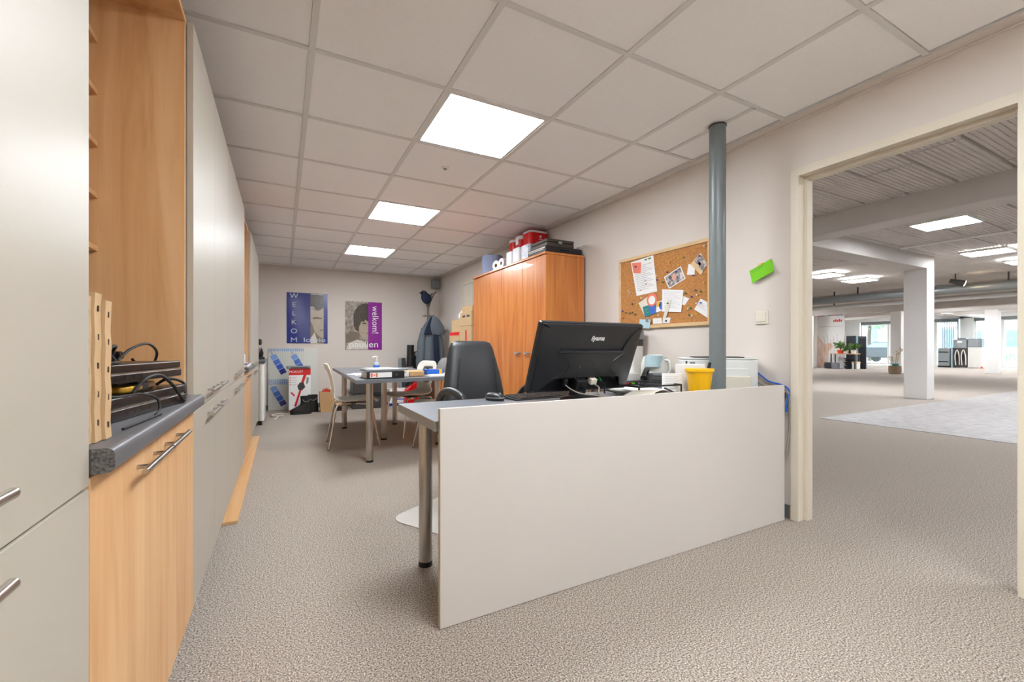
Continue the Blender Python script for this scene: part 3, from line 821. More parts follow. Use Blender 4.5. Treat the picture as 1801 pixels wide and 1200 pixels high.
build('carafe', MB().lathe([(.001, 0), (.055, .0), (.065, .05), (.045, .11), (.04, .12), (.001, .12)], (-.29, 6.74, .8605)), 'gloss', t, smooth=True)
build('tower', MB().box(-.40, 6.64, .8605, -.36, 6.84, 1.10), 'black', t, bev=.01)
build('head', MB().box(-.40, 6.64, 1.02, -.25, 6.84, 1.10), 'black', t, bev=.015)
tag(build('extension_lead', MB().tube([(-.10, 6.75, .008), (-.06, 6.95, .008), (-.14, 7.15, .010), (-.02, 7.22, .012), (.0, 7.05, .010), (-.12, 6.98, .016), (-.16, 7.2, .008)], .007), 'offwhite', smooth=True), 'white extension lead coiled on the carpet by the fridge', 'cable')

# ------------------------------------------------------------------ reception desk and the things on it
def xf(mb, M):
    mb.v = [M @ Vector(v) for v in mb.v]
    return mb
def lerp_ring(cx, cy, z, w, d, n=20, p=3.2):
    """superellipse ring"""
    R = []
    for i in range(n):
        a = 2 * PI * i / n
        c_, s_ = math.cos(a), math.sin(a)
        R.append(Vector((cx + w / 2 * math.copysign(abs(c_) ** (2 / p), c_), cy + d / 2 * math.copysign(abs(s_) ** (2 / p), s_), z)))
    return R
DZT = .728
desk = thing('reception_desk', 'L-shaped desk with grey top and pale full-height front panel', 'desk', (1.5, 1.8, 0))
NX0, NX1 = 2.19, 2.316
poly = [(.475, 1.474), (NX0, 1.474), (NX0, 1.74), (NX1, 1.74), (NX1, 1.474), (2.585, 1.474), (2.585, 3.25), (2.0, 3.25), (2.0, 2.02), (.475, 2.02)]
build('desktop', MB().prism(poly, DZT - .036, DZT), 'desktop', desk)
build('edge_band', MB().box(.4735, 1.474, DZT - .0358, .4748, 2.02, DZT - .0004), 'deskedge', desk)
fp = build('front_panel', MB().box(.4875, 1.455, .002, 2.535, 1.4735, .774), 'panel', desk, bev=.001, seg=1)
build('panel_edge', MB().box(.4862, 1.4552, .004, .4874, 1.4733, .7735), 'creamedge', fp)
for x, y in ((.575, 1.925), (2.50, 1.56), (2.08, 3.16), (2.50, 3.16), (2.08, 2.1)):
    l = build('leg', MB().cyl((x, y, .022), (x, y, DZT - .0365), .03, n=24), 'steel', desk, smooth=True)
    build('foot', MB().cyl((x, y, 0), (x, y, .0215), .031, n=20), 'black', l, smooth=True)

# grey pole through the desk notch
t = thing('support_pole', 'round grey steel pole rising from the desk to the ceiling', 'pole', (2.253, 1.677, 0))
build('shaft', MB().cyl((2.253, 1.677, 0), (2.253, 1.677, ZCEIL - .002), .0455, n=40), 'pole', t, smooth=True)
build('collar', MB().cyl((2.253, 1.677, ZCEIL - .006), (2.253, 1.677, ZCEIL - .0005), .049, n=32), 'darkgrey', t, smooth=True)

# monitor, seen from behind
MBOT = (1.364, 1.842, .768)
mon = thing('monitor', 'large black monitor seen from behind on the reception desk', 'monitor', (MBOT[0], MBOT[1], DZT))
TM = Matrix.Translation((0, 0, MBOT[2] - DZT)) @ Matrix.Rotation(math.radians(22.5), 4, 'X')
w, h = .318, .372
def mp(name, mb, m, parent=mon, **k):
    return build(name, xf(mb, TM), m, parent, world=False, **k)
mp('bezel', MB().prism(rrect(-w, 0, w, h, .012), -.010, .014, axis='y'), 'monitor', bev=.004)
mp('screen', MB().box(-w + .018, .0142, .024, w - .018, .016, h - .018), 'gloss')
def inset(poly, c, k): return [(c[0] + (x - c[0]) * k, c[1] + (z - c[1]) * k) for x, z in poly]
upl = [(-.31 + .105 * (q ** .8), .362 - .127 * q ** 1.5) for q in [i / 8 for i in range(9)]]
upr = [(-x, z) for x, z in upl[::-1]]
lowr = [(.312, .02), (.262, .02), (.252, .05), (.238, .078), (.225, .084)]
lowl = [(-.185, .084), (-.215, .07), (-.245, .04), (-.285, .012), (-.312, .012)]
outer = upl + upr + lowr + lowl
n_ = len(outer)
r0 = [Vector((x, -.010, z)) for x, z in outer]
r1 = [Vector((x * .985, -.020, .186 + (z - .186) * .985)) for x, z in outer]
def bulge(x, z): return -.020 - .026 * max(0, 1 - (x / .33) ** 2) * max(0.15, 1 - ((z - .17) / .3) ** 2)
r2 = [Vector((x * .95, bulge(x * .95, z), .186 + (z - .186) * .955)) for x, z in outer]
mb = MB().loft([r0, r1, r2])
mp('back_cover', mb, 'monitor', smooth=True)
mp('upper_cover', MB().prism([(-.308, .366)] + [(x + .003, z + .003) for x, z in upl] + [(x - .003, z + .003) for x, z in upr] + [(.308, .366)], -.0100, -.024, axis='y'), 'monitor', bev=.006)
mp('ledge', MB().box(-.205, -.047, .228, .205, -.022, .236), 'monitor', bev=.002)
for s in (-1, 1):
    pts = [(s * (.205 - .075 * math.sin(PI * q)), -.0475 - .003 * math.sin(PI * q), .228 - .135 * q) for q in [i / 6 for i in range(7)]]
    mp('seam', MB().tube(pts, .0013, 6), 'gloss', smooth=True)
mp('recess', MB().box(-.24, -.0125, .012, .245, -.0102, .084), 'gloss')
for x, z in ((-.06, .155), (.03, .155), (-.075, .095), (.02, .095)):
    mp('screw', MB().cyl((x, -.049, z), (x, -.0455, z), .002, n=8), 'steel')
text('iiyama', .036, 'lettersw', mon, TM @ Matrix.Translation((.028, -.0246, .298)) @ frame_mat((0, 0, 0), (1, 0, 0), (.22, 0, 1)), name='logo', sx=.92, bold=.0004)
mp('stand_neck', MB().box(-.062, -.062, -.03, .006, -.012, .082), 'black', bev=.004)
mp('tilt_screw', MB().cyl((-.028, -.068, .04), (-.028, -.062, .04), .012, n=12), 'gloss')
plug = mp('video_plug', MB().box(.034, -.05, .05, .072, -.013, .082), 'offwhite', bev=.003)
mp('power_plug', MB().box(-.128, -.045, .05, -.108, -.0126, .082), 'black', bev=.003)
mp('audio_plug', MB().cyl((.108, -.04, .066), (.108, -.013, .074), .006, n=10), 'pingreen')
build('stand_base', MB().lathe([(.001, .0005), (.13, .0005), (.13, .008), (.12, .016), (.03, .022), (.001, .022)], (MBOT[0] - .028, MBOT[1] - .09, DZT), sy=.75), 'black', mon, smooth=True)
build('stand_post', MB().cyl((MBOT[0] - .028, MBOT[1] - .05, DZT + .02), (MBOT[0] - .028, MBOT[1] - .035, DZT + .09), .022, n=16), 'black', mon, smooth=True)
cable('grey power cable hanging from the monitor down to the desk', [(1.246, 1.780, .80), (1.25, 1.735, .782), (1.28, 1.70, .765), (1.33, 1.66, .758), (1.38, 1.63, .75), (1.47, 1.58, .735)], .0035, 'cable_grey')
cable('pale video cable dropping from the white monitor plug', [(1.418, 1.778, .80), (1.42, 1.735, .785), (1.40, 1.71, .755), (1.43, 1.66, .742), (1.52, 1.62, .735)], .004, 'cable_grey')
cable('thin black cable curling behind the monitor stand', [(1.472, 1.79, .818), (1.46, 1.74, .80), (1.44, 1.69, .775), (1.45, 1.63, .762), (1.40, 1.61, .745), (1.36, 1.60, .735)], .0025, 'rubber')

# keyboard and mouse
t = thing('keyboard', 'black keyboard lying on the desk in front of the monitor', 'keyboard', (1.225, 1.935, DZT + .001), .06)
build('body', MB().prism([(-.07, .004), (.07, .016), (.07, .002), (-.07, .0)], -.225, .225, axis='x'), 'black', t, world=False, bev=.003)
kb = MB()
for r in range(5):
    for c_ in range(19):
        x, y = -.212 + c_ * .0225, -.055 + r * .023
        z = .0035 + (y + .07) / .14 * .012
        kb.box(x, y, z, x + .018, y + .018, z + .006)
o = build('keys', kb, 'darkgrey', t, world=False); o['kind'] = 'stuff'
for s in (-1, 1): build('foot', MB().box(s * .19 - .015, .055, -.001, s * .19 + .015, .065, .003), 'rubber', t, world=False)
t = thing('mouse', 'small black computer mouse beside the keyboard', 'mouse', (.925, 1.925, DZT), .5)
R = [lerp_ring(0, 0, .0008, .056, .098, p=2.4), lerp_ring(0, 0, .012, .062, .106, p=2.4), lerp_ring(0, .004, .026, .054, .092, p=2.2), lerp_ring(0, .010, .036, .032, .058, p=2), lerp_ring(0, .012, .038, .010, .02, p=2)]
build('shell', MB().loft(R), 'black', t, world=False, smooth=True)
build('wheel', MB().cyl((-.004, -.028, .031), (.004, -.028, .031), .008, n=12), 'greyplastic', t, world=False)
build('side_band', MB().loft([lerp_ring(0, 0, .013, .064, .107, p=2.4), lerp_ring(0, 0, .017, .0625, .104, p=2.4)]), 'greyplastic', t, world=False)

# yellow bucket with a pen
t = thing('yellow_bucket', 'small ribbed yellow plastic bucket on the desk by the pole', 'bucket', (2.00, 1.60, DZT))
rings = []
for z, r in ((.0005, .050), (.01, .051), (.115, .064), (.12, .066)):
    rings.append([Vector(((r + (.0018 if (i % 3 == 0 and .005 < z < .118) else 0)) * math.cos(2 * PI * i / 48), (r + (.0018 if (i % 3 == 0 and .005 < z < .118) else 0)) * math.sin(2 * PI * i / 48), z)) for i in range(48)])
inner = [[Vector((r * math.cos(2 * PI * i / 48), r * math.sin(2 * PI * i / 48), z)) for i in range(48)] for z, r in ((.146, .071), (.144, .067), (.12, .062), (.01, .048))]
build('wall', MB().loft(rings + inner), 'yellow', t, world=False, smooth=True)
build('rim', MB().lathe([(.066, .128), (.0735, .130), (.0755, .138), (.0735, .147), (.068, .147)], n=40), 'yellow', t, world=False, smooth=True)
t = thing('marker_pen', 'black marker pen standing in the yellow bucket', 'pen', (2.025, 1.60, .742))
build('barrel', MB().cyl((2.025, 1.60, .741), (2.062, 1.592, .868), .0075, n=12), 'black', t, smooth=True)
build('cap', MB().cyl((2.062, 1.592, .868), (2.073, 1.590, .905), .0085, n=12), 'gloss', t, smooth=True)
# papers around the bucket
t = thing('note_block', 'white printed note block standing left of the yellow bucket', 'note block', (1.93, 1.72, DZT))
MM = RZ(-.55, (1.93, 1.72, 0))
build('sheets', MB().box(-.055, -.012, DZT + .0005, .055, .012, DZT + .115, M=MM), 'paper', t)
for k in range(8):
    build('line', MB().box(-.045, -.0128, DZT + .03 + k * .0095, .02 + .02 * ((k * 7) % 3) / 2, -.0122, DZT + .032 + k * .0095, M=MM), 'ink', t)
t = thing('white_carton', 'white flat carton with blue edge between the bucket and the pole', 'carton', (2.12, 1.70, DZT))
MM = RZ(-.6, (2.10, 1.715, 0))
build('box', MB().box(-.10, -.02, DZT + .0005, .055, .02, DZT + .165, M=MM), 'paper', t, bev=.002)
build('blue_edge', MB().box(-.02, -.0212, DZT + .001, .0555, -.0202, DZT + .03, M=MM), 'b4', t)
build('print', MB().box(.005, -.0212, DZT + .10, .045, -.0202, DZT + .108, M=MM), 'ink', t)
# printer behind the pole
PM = RZ(-.70, (2.395, 1.790, DZT))
t = thing('laser_printer', 'white laser printer on the desk behind the grey pole', 'printer', (2.395, 1.790, DZT), -.70)
build('body', MB().box(-.215, -.075, .008, .215, .07, .185), 'printer', t, world=False, bev=.008)
build('top_cover', MB().box(-.213, -.073, .186, .213, .068, .198), 'printer', t, world=False, bev=.006)
build('output_tray', MB().box(-.15, -.072, .1985, .14, .04, .204), 'darkgrey', t, world=False, bev=.002)
build('front_flap', MB().box(-.13, -.083, .03, .16, -.0755, .135), 'printer', t, world=False, bev=.004)
build('tray', MB().box(-.15, -.092, .010, .17, -.0755, .088), 'offwhite', t, world=False, bev=.004)
build('slot', MB().box(-.195, -.0762, .135, -.185, -.0752, .178), 'darkgrey', t, world=False)
build('side_vent', MB().box(.2152, -.05, .06, .2165, .0, .13), 'greyplastic', t, world=False)
build('button_panel', MB().box(-.17, -.0765, .15, -.14, -.0752, .172), 'greyplastic', t, world=False)
for x in (-.18, .18): build('foot', MB().cyl((x, 0, 0), (x, 0, .0079), .012, n=10), 'rubber', t, world=False)
cable('blue network cable leaving the printer towards the wall', [(2.535, 1.725, .86), (2.565, 1.67, .855), (2.575, 1.62, .82), (2.578, 1.57, .785), (2.583, 1.50, .77), (2.57, 1.452, .745), (2.555, 1.4485, .70), (2.545, 1.449, .66), (2.55, 1.455, .62)], .005, 'cable_blue')
cable('grey cable looping between the front panel and the door casing', [(2.54, 1.75, .84), (2.57, 1.68, .80), (2.575, 1.60, .76), (2.57, 1.50, .745), (2.56, 1.452, .735), (2.576, 1.4535, .66), (2.585, 1.456, .58), (2.578, 1.4545, .50), (2.56, 1.4535, .43), (2.545, 1.456, .38), (2.548, 1.47, .33)], .006, 'cable_grey')
# letter tray beside the monitor
t = thing('letter_tray', 'black wire letter tray holding papers to the right of the monitor', 'letter tray', (1.80, 1.80, DZT))
lt = MB()
x0, x1, y0, y1, zt = 1.62, 1.93, 1.66, 1.93, .785
lt.tube([(x0, y0, zt), (x1, y0, zt), (x1, y1, zt), (x0, y1, zt), (x0, y0, zt)], .005, 6, smooth=False)
build('rim', lt, 'black', t)
lt = MB()
for x, y in ((x0, y0), (x1, y0), (x1, y1), (x0, y1)): lt.cyl((x, y, DZT), (x, y, zt), .005, n=8)
build('corner_post', lt, 'black', t)
build('shelf', MB().box(x0, y0, .742, x1, y1, .745), 'black', t)
tag(build('paper_pile', MB().box(-.105, -.14, 0, .105, .14, .006, M=RZ(.1, (1.775, 1.80, .7455))).box(-.105, -.14, .0062, .105, .14, .012, M=RZ(-.12, (1.77, 1.79, .7455))), 'paper'), 'loose white sheets in the black letter tray', 'paper')
t = thing('curled_paper', 'curled cream sheet lying on the desk behind the front panel', 'paper', (1.58, 1.58, DZT))
build('sheet', MB().shell(lambda u, v: (1.45 + .33 * u, 1.50 + .17 * v, DZT + .002 + .055 * math.sin(PI * u) ** 2 * (1 - .3 * v)), 14, 4, .0015), 'offwhite', t, smooth=True)
build('fold', MB().shell(lambda u, v: (1.50 + .2 * u, 1.52 + .12 * v, DZT + .0005 + .022 * math.sin(PI * u) ** 2), 10, 3, .001), 'paper', t, smooth=True)
tag(build('ballpoint_pen', MB().cyl((1.86, 1.60, DZT + .006), (1.80, 1.66, DZT + .045), .005, n=10), 'black', smooth=True), 'black ballpoint leaning near the note block', 'pen')

# things on the desk return along the wall
def phone(label, loc, rz):
    t = thing('desk_phone', label, 'telephone', loc, rz)
    build('base', MB().prism([(-.09, 0), (.09, 0), (.09, .075), (.06, .08), (-.09, .018)], -.10, .10, axis='x'), 'black', t, world=False, bev=.006)
    build('keypad', MB().box(-.02, -.05, .036, .08, .02, .058), 'darkgrey', t, world=False, bev=.002)
    build('display', MB().box(-.02, .03, .06, .08, .065, .083), 'greyplastic', t, world=False, bev=.002)
    hd = build('handset', MB().tube([(-.07, -.085, .055), (-.07, -.04, .085), (-.07, .04, .105), (-.07, .085, .095)], lambda q: .013 + .009 * abs(2 * q - 1) ** 3, 10), 'gloss', t, world=False, smooth=True)
    build('cord', MB().tube([(-.07, -.085, .05), (-.11, -.10, .02), (-.12, -.05, .006), (-.09, .0, .006)], .003, 6), 'rubber', t, world=False, smooth=True)
    return t
phone('black desk phone in front of the cork board wall', (2.26, 2.16, DZT + .0005), -.9)
phone('black desk phone half hidden by the right edge of the monitor', (2.15, 2.52, DZT + .0005), -.6)
t = thing('coffee_machine', 'white coffee machine with a dark band behind the monitor', 'coffee machine', (2.44, 2.64, DZT))
build('base', MB().prism(rrect(2.33, 2.54, 2.55, 2.76, .02), DZT + .0005, DZT + .06), 'white', t, bev=.006)
build('column', MB().prism(rrect(2.43, 2.56, 2.55, 2.74, .02), DZT + .06, 1.05), 'white', t, bev=.004)
build('dark_band', MB().prism(rrect(2.355, 2.555, 2.5505, 2.745, .02), 1.0, 1.05), 'darkgrey', t)
build('head', MB().prism(rrect(2.35, 2.55, 2.551, 2.75, .02), 1.051, 1.125), 'greyplastic', t, bev=.006)
t = thing('water_jug', 'rounded white plastic jug with pale blue top beside the coffee machine', 'jug', (2.43, 2.32, DZT))
R = [lerp_ring(2.44, 2.34, z, a, b, p=3) for z, a, b in ((DZT + .001, .14, .20), (DZT + .02, .15, .21), (DZT + .14, .145, .20), (DZT + .19, .12, .17), (DZT + .21, .06, .09))]
build('jug_body', MB().loft(R), 'white', t, smooth=True)
build('tank', MB().loft([lerp_ring(2.40, 2.31, DZT + .12, .13, .13, p=2.5), lerp_ring(2.40, 2.31, DZT + .2, .12, .12, p=2.5), lerp_ring(2.40, 2.31, DZT + .205, .06, .06, p=2.5)]), 'bluetank', t, smooth=True)
build('grip', MB().tube([(2.44, 2.24, DZT + .17), (2.44, 2.20, DZT + .16), (2.44, 2.195, DZT + .09), (2.44, 2.24, DZT + .06)], .009, 8), 'white', t, smooth=True)
t = thing('document_folder', 'dark folder with coloured index tabs lying near the phones', 'folder', (2.17, 2.33, DZT))
build('cover', MB().box(-.16, -.07, .0005, .03, .05, .022, M=RZ(.1, (2.17, 2.335, DZT))), 'black', t, bev=.003)
build('red_tab', MB().box(-.10, -.074, .006, -.07, -.0702, .016, M=RZ(.1, (2.17, 2.335, DZT))), 'redink', t)
build('green_tab', MB().box(-.04, -.074, .006, -.01, -.0702, .016, M=RZ(.1, (2.17, 2.335, DZT))), 'green', t)

# office chair
ch = thing('office_chair', 'black leather office chair with armrests behind the reception desk', 'office chair', (1.13, 2.48, 0), .12)
def bring(z, w_, d, y):
    return [Vector((p.x, p.y, p.z)) for p in lerp_ring(0, y, z, w_, d, n=28, p=3.0)]
R = [bring(.46, .34, .04, .115), bring(.48, .40, .09, .12), bring(.58, .45, .11, .135), bring(.70, .44, .11, .15), bring(.82, .40, .10, .165), bring(.92, .355, .09, .18), bring(.985, .325, .075, .188), bring(1.02, .29, .05, .193), bring(1.032, .22, .02, .195)]
build('backrest', MB().loft(R), 'leather', ch, world=False, smooth=True)
for s in (-1, 1):
    pts = [(s * (.17 - .05 * q), .095 + .03 * q - .012, .56 + .36 * q) for q in [i / 6 for i in range(7)]]
    build('stitching', MB().tube(pts, .003, 6), 'leather', ch, world=False, smooth=True)
R = [lerp_ring(0, -.10, z, a, b, n=28, p=3.2) for z, a, b in ((.40, .42, .42), (.42, .50, .50), (.47, .52, .52), (.50, .48, .48), (.51, .36, .36))]
build('seat', MB().loft(R), 'leather', ch, world=False, smooth=True)
for s in (-1, 1):
    arm = MB().tube([(s * .24, .14, .44), (s * .285, .12, .55), (s * .30, .04, .68), (s * .30, -.05, .735), (s * .30, -.17, .735), (s * .295, -.24, .70), (s * .27, -.22, .60), (s * .245, -.10, .43)], lambda q: .022, 10)
    build('armrest', arm, 'leather', ch, world=False, smooth=True)
build('gas_lift', MB().cyl((0, -.05, .12), (0, -.05, .41), .028, n=16), 'chrome', ch, world=False, smooth=True)
for k in range(5):
    a = 2 * PI * k / 5
    dx, dy = math.cos(a), math.sin(a)
    l = build('base_arm', MB().tube([(0, -.05, .12), (dx * .15, -.05 + dy * .15, .105), (dx * .25, -.05 + dy * .25, .075)], .02, 8), 'black', ch, world=False, smooth=True)
    build('castor', MB().cyl((dx * .25 - dy * .02, -.05 + dy * .25 + dx * .02, .0345), (dx * .25 + dy * .02, -.05 + dy * .25 - dx * .02, .0345), .03, n=14), 'rubber', l, world=False, smooth=True)
# translucent chair mat
P2 = rrect(0, 0, 1.25, .95, .10, 6)
tag(build('chair_mat', MB().prism(P2, .0015, .004, M=RZ(-.0, (0, 0, 0))), 'mat'), 'translucent white floor mat on the carpet under the office chair', 'chair mat')
cmx = bpy.data.objects['chair_mat']
cmx.rotation_euler = (0, 0, math.radians(30)); cmx.location = (1.315, 2.43, .0015)

# ------------------------------------------------------------------ wardrobe and what lies on it
WX0, WX1, WY0, WY1, WZ = 2.13, 2.565, 3.356, 5.07, 1.87
wd = thing('wardrobe', 'tall orange wooden wardrobe cabinet against the right wall', 'wardrobe', (2.35, 4.2, 0))
build('body', MB().box(WX0 + .021, WY0, 0, WX1, WY1, WZ - .022), 'alder', wd)
build('top_panel', MB().box(WX0 - .012, WY0 - .006, WZ - .0215, WX1 + .002, WY1 + .006, WZ), 'alder', wd, bev=.003)
ds = [WY0 + .004, 3.791, 4.264, 4.787]
for i in range(3):
    d = build('door', MB().box(WX0, ds[i] + .002, .07, WX0 + .02, ds[i + 1] - .002, WZ - .026), 'alder', wd, bev=.003)
    if i in (0, 1):
        y = 3.695 if i == 0 else 3.886
        build('handle', MB().tube([(WX0, y - .045, .937), (WX0 - .018, y - .04, .935), (WX0 - .022, y, .920), (WX0 - .018, y + .04, .935), (WX0, y + .045, .937)], .008, 8), 'greyplastic', d, smooth=True)
build('side_door', MB().box(WX0 + .006, 4.790, .07, WX0 + .02, WY1 - .004, WZ - .03), 'alder', wd, bev=.003)
build('edge_strip', MB().box(WX0 - .002, WY0 - .003, .07, WX0 + .0205, WY0 + .0035, WZ - .026), 'alder', wd, bev=.004)
build('plinth', MB().box(WX0 + .012, WY0 + .002, 0.0005, WX0 + .0205, WY1 - .002, .068), 'alder', wd)
Z0 = WZ + .0005
t = thing('lampshade', 'lilac fabric drum lampshade on the far end of the wardrobe', 'lampshade', (2.30, 4.86, Z0))
build('drum', MB().lathe([(.128, .002), (.128, .245), (.124, .245), (.124, .002), (.128, .002)], (2.30, 4.86, Z0), n=36), 'lilac', t, smooth=True)
build('bottom_ring', MB().lathe([(.122, 0), (.1295, 0), (.1295, .012), (.122, .012), (.122, 0)], (2.30, 4.86, Z0), n=36), 'darkgrey', t, smooth=True)
build('spider', MB().box(2.18, 4.858, Z0 + .2, 2.42, 4.862, Z0 + .204).box(2.298, 4.74, Z0 + .2, 2.302, 4.98, Z0 + .204), 'steel', t)
def roll(label, x, y, ln, r, ang):
    t = thing('toilet_roll', label, 'toilet roll', (x, y, Z0), ang, 'loose rolls on the wardrobe')
    n = 24; o = MB()
    R = []
    for xx, rr in ((-ln / 2, r * .35), (-ln / 2, r), (ln / 2, r), (ln / 2, r * .35), (-ln / 2, r * .35)):
        R.append([Vector((xx, rr * math.cos(2 * PI * i / n), r + rr * math.sin(2 * PI * i / n))) for i in range(n)])
    build('paper', MB().loft(R, caps=False), 'tissue', t, world=False, smooth=True)
    R = [[Vector((xx, rr * math.cos(2 * PI * i / n), r + rr * math.sin(2 * PI * i / n))) for i in range(n)] for xx, rr in ((-ln / 2 + .001, r * .34), (ln / 2 - .001, r * .34))]
    build('core', MB().loft(R, caps=False), 'cardboard', t, world=False, smooth=True)
roll('white toilet roll lying nearest the lilac lampshade', 2.21, 4.49, .10, .058, .3)
roll('white toilet roll lying beside the wrapped tissue packs', 2.20, 4.32, .10, .056, .1)
def pack(name, label, cat, x0, x1, y0, y1, h, m, group=None, bands=(), z=Z0, rr=.03):
    t = thing(name, label, cat, ((x0 + x1) / 2, (y0 + y1) / 2, z), group=group)
    build('wrap', MB().prism(rrect(x0, y0, x1, y1, rr), z, z + h), m, t, bev=.012, seg=3)
    for (b0, b1, bm) in bands:
        build('band', MB().prism(rrect(x0 - .0015, y0 - .0015, x1 + .0015, y1 + .0015, rr), z + b0, z + b1), bm, t)
    return t
pack('tissue_pack', 'clear wrapped white tissue pack on the wardrobe, left one', 'tissue pack', 2.15, 2.28, 4.08, 4.21, .15, 'tissue', 'white tissue packs on the wardrobe')
pack('tissue_pack', 'clear wrapped white tissue pack on the wardrobe, right one', 'tissue pack', 2.15, 2.29, 3.91, 4.06, .16, 'tissue', 'white tissue packs on the wardrobe')
pack('napkin_pack', 'white pack with blue markings standing before the red packs', 'napkin pack', 2.155, 2.30, 3.72, 3.88, .155, 'bluewhite')
t = pack('red_roll_pack', 'leftmost red wrapped paper roll pack on the wardrobe', 'roll pack', 2.33, 2.46, 4.36, 4.495, .365, 'red', 'red roll packs', ((.325, .355, 'tissue'),), rr=.05)
t = pack('red_roll_pack', 'middle red wrapped paper roll pack with a white label', 'roll pack', 2.33, 2.48, 4.20, 4.345, .378, 'red', 'red roll packs', ((.325, .365, 'tissue'),), rr=.05)
build('label', MB().box(2.3265, 4.24, Z0 + .27, 2.3298, 4.30, Z0 + .34), 'paper', t)
t = pack('red_roll_pack', 'widest red wrapped pack on the wardrobe, with a small white emblem', 'roll pack', 2.33, 2.57, 3.985, 4.165, .385, 'red', 'red roll packs', ((.355, .375, 'tissue'), (.0, .17, 'tissue')), rr=.045)
build('emblem', MB().cyl((2.46, 3.985, Z0 + .315), (2.46, 3.9825, Z0 + .315), .012, n=12), 'lettersw', t)
build('word', MB().box(2.44, 3.9825, Z0 + .285, 2.48, 3.985, Z0 + .290), 'lettersw', t)
t = thing('laptop_bag', 'flat black laptop case on the near end of the wardrobe', 'laptop case', (2.35, 3.53, Z0))
build('case', MB().box(2.135, 3.37, Z0, 2.555, 3.70, Z0 + .062), 'black', t, bev=.012, seg=3)
build('zip', MB().box(2.131, 3.40, Z0 + .028, 2.134, 3.67, Z0 + .034), 'steel', t)
build('grip', MB().tube([(2.30, 3.368, Z0 + .03), (2.31, 3.362, Z0 + .032), (2.39, 3.362, Z0 + .032), (2.40, 3.368, Z0 + .03)], .006, 8), 'rubber', t, smooth=True)
build('silver_edge', MB().box(2.1325, 3.38, Z0 + .040, 2.1345, 3.69, Z0 + .050), 'steel', t)
t = thing('dark_case', 'dark brown hard case on top of the black laptop case', 'case', (2.36, 3.53, Z0 + .0625))
build('lid', MB().box(2.17, 3.40, Z0 + .108, 2.48, 3.70, Z0 + .138), 'brownbox', t, bev=.008)
build('tray', MB().box(2.17, 3.40, Z0 + .0625, 2.48, 3.70, Z0 + .107), 'brownbox', t, bev=.008)
build('clasp', MB().box(2.30, 3.397, Z0 + .095, 2.34, 3.3995, Z0 + .12), 'greyplastic', t)
t = thing('small_blue_box', 'small blue and tan box behind the toilet rolls on the wardrobe', 'box', (2.42, 4.5, Z0))
build('carton', MB().box(2.38, 4.58, Z0, 2.48, 4.70, Z0 + .14), 'kraft', t, bev=.002)
build('blue_side', MB().box(2.3785, 4.59, Z0 + .05, 2.3798, 4.65, Z0 + .12), 'b4', t)

# ------------------------------------------------------------------ cartons beside the wardrobe
def carton(label, x0, x1, y0, y1, z0, z1, rz=0, tape=None, mark=None, lean=0):
    t = thing('cardboard_box', label, 'cardboard box', ((x0 + x1) / 2, (y0 + y1) / 2, z0), rz, 'cartons beside the wardrobe')
    a, b = (x1 - x0) / 2, (y1 - y0) / 2; h = z1 - z0 - .001
    build('box', MB().box(-a, -b, .0005, a, b, h - .002), 'cardboard', t, world=False, bev=.003)
    build('flap', MB().box(-a, -b, h - .0018, -.001, b, h), 'cardboard', t, world=False)
    build('flap', MB().box(.001, -b, h - .0018, a, b, h), 'cardboard', t, world=False)
    if tape: build('red_tape', MB().box(-a - .0012, -b + .001, h - tape[1], -a - .0002, b - .001, h - tape[0]), 'redink', t, world=False)
    if mark == 'red': build('red_label', MB().box(-a - .0012, -.05, h * .35, -a - .0002, .0, h * .82), 'redink', t, world=False)
    if mark == 'print':
        for k in range(2): build('printed_mark', MB().box(-a - .0012, -b * .7 + k * b * .75, h * .62, -a - .0002, -b * .7 + k * b * .75 + b * .5, h * .76), 'darkink', t, world=False)
carton('lowest big cardboard box next to the wardrobe', 2.12, 2.55, 5.10, 5.52, 0, .62)
carton('second cardboard box up next to the wardrobe', 2.12, 2.55, 5.10, 5.52, .62, .95)
carton('cardboard box with a red upright label next to the wardrobe', 2.12, 2.55, 5.10, 5.52, .95, 1.27, mark='red')
carton('cardboard box with two dark printed marks in the tall stack', 2.12, 2.55, 5.10, 5.50, 1.27, 1.455, mark='print')
carton('small cardboard box topping the tall stack by the wardrobe', 2.14, 2.45, 5.12, 5.48, 1.455, 1.535)
carton('lowest box of the shorter carton stack by the far door', 2.10, 2.50, 5.535, 5.97, 0, .52)
carton('middle box with red tape in the shorter carton stack', 2.11, 2.50, 5.535, 5.95, .52, .99, tape=(.02, .07))
carton('upper box with a red tape band in the shorter carton stack', 2.12, 2.50, 5.535, 5.92, .99, 1.20, tape=(.0, .045))
carton('top box of the shorter carton stack, below a white bag', 2.14, 2.48, 5.54, 5.88, 1.20, 1.375)
t = thing('white_bag', 'crumpled white plastic bag on the shorter carton stack', 'bag', (2.28, 5.65, 1.376))
R = [[p + Vector((random.uniform(-.012, .012), random.uniform(-.012, .012), 0)) for p in lerp_ring(2.27, 5.66, z, a, b, n=16, p=2.2)] for z, a, b in ((1.376, .2, .2), (1.40, .24, .22), (1.45, .2, .18), (1.49, .12, .1), (1.51, .04, .04))]
build('bag_body', MB().loft(R), 'tissue', t, smooth=True)
build('knot', MB().tube([(2.27, 5.66, 1.505), (2.275, 5.665, 1.53), (2.29, 5.67, 1.545)], .012, 8), 'tissue', t, smooth=True)

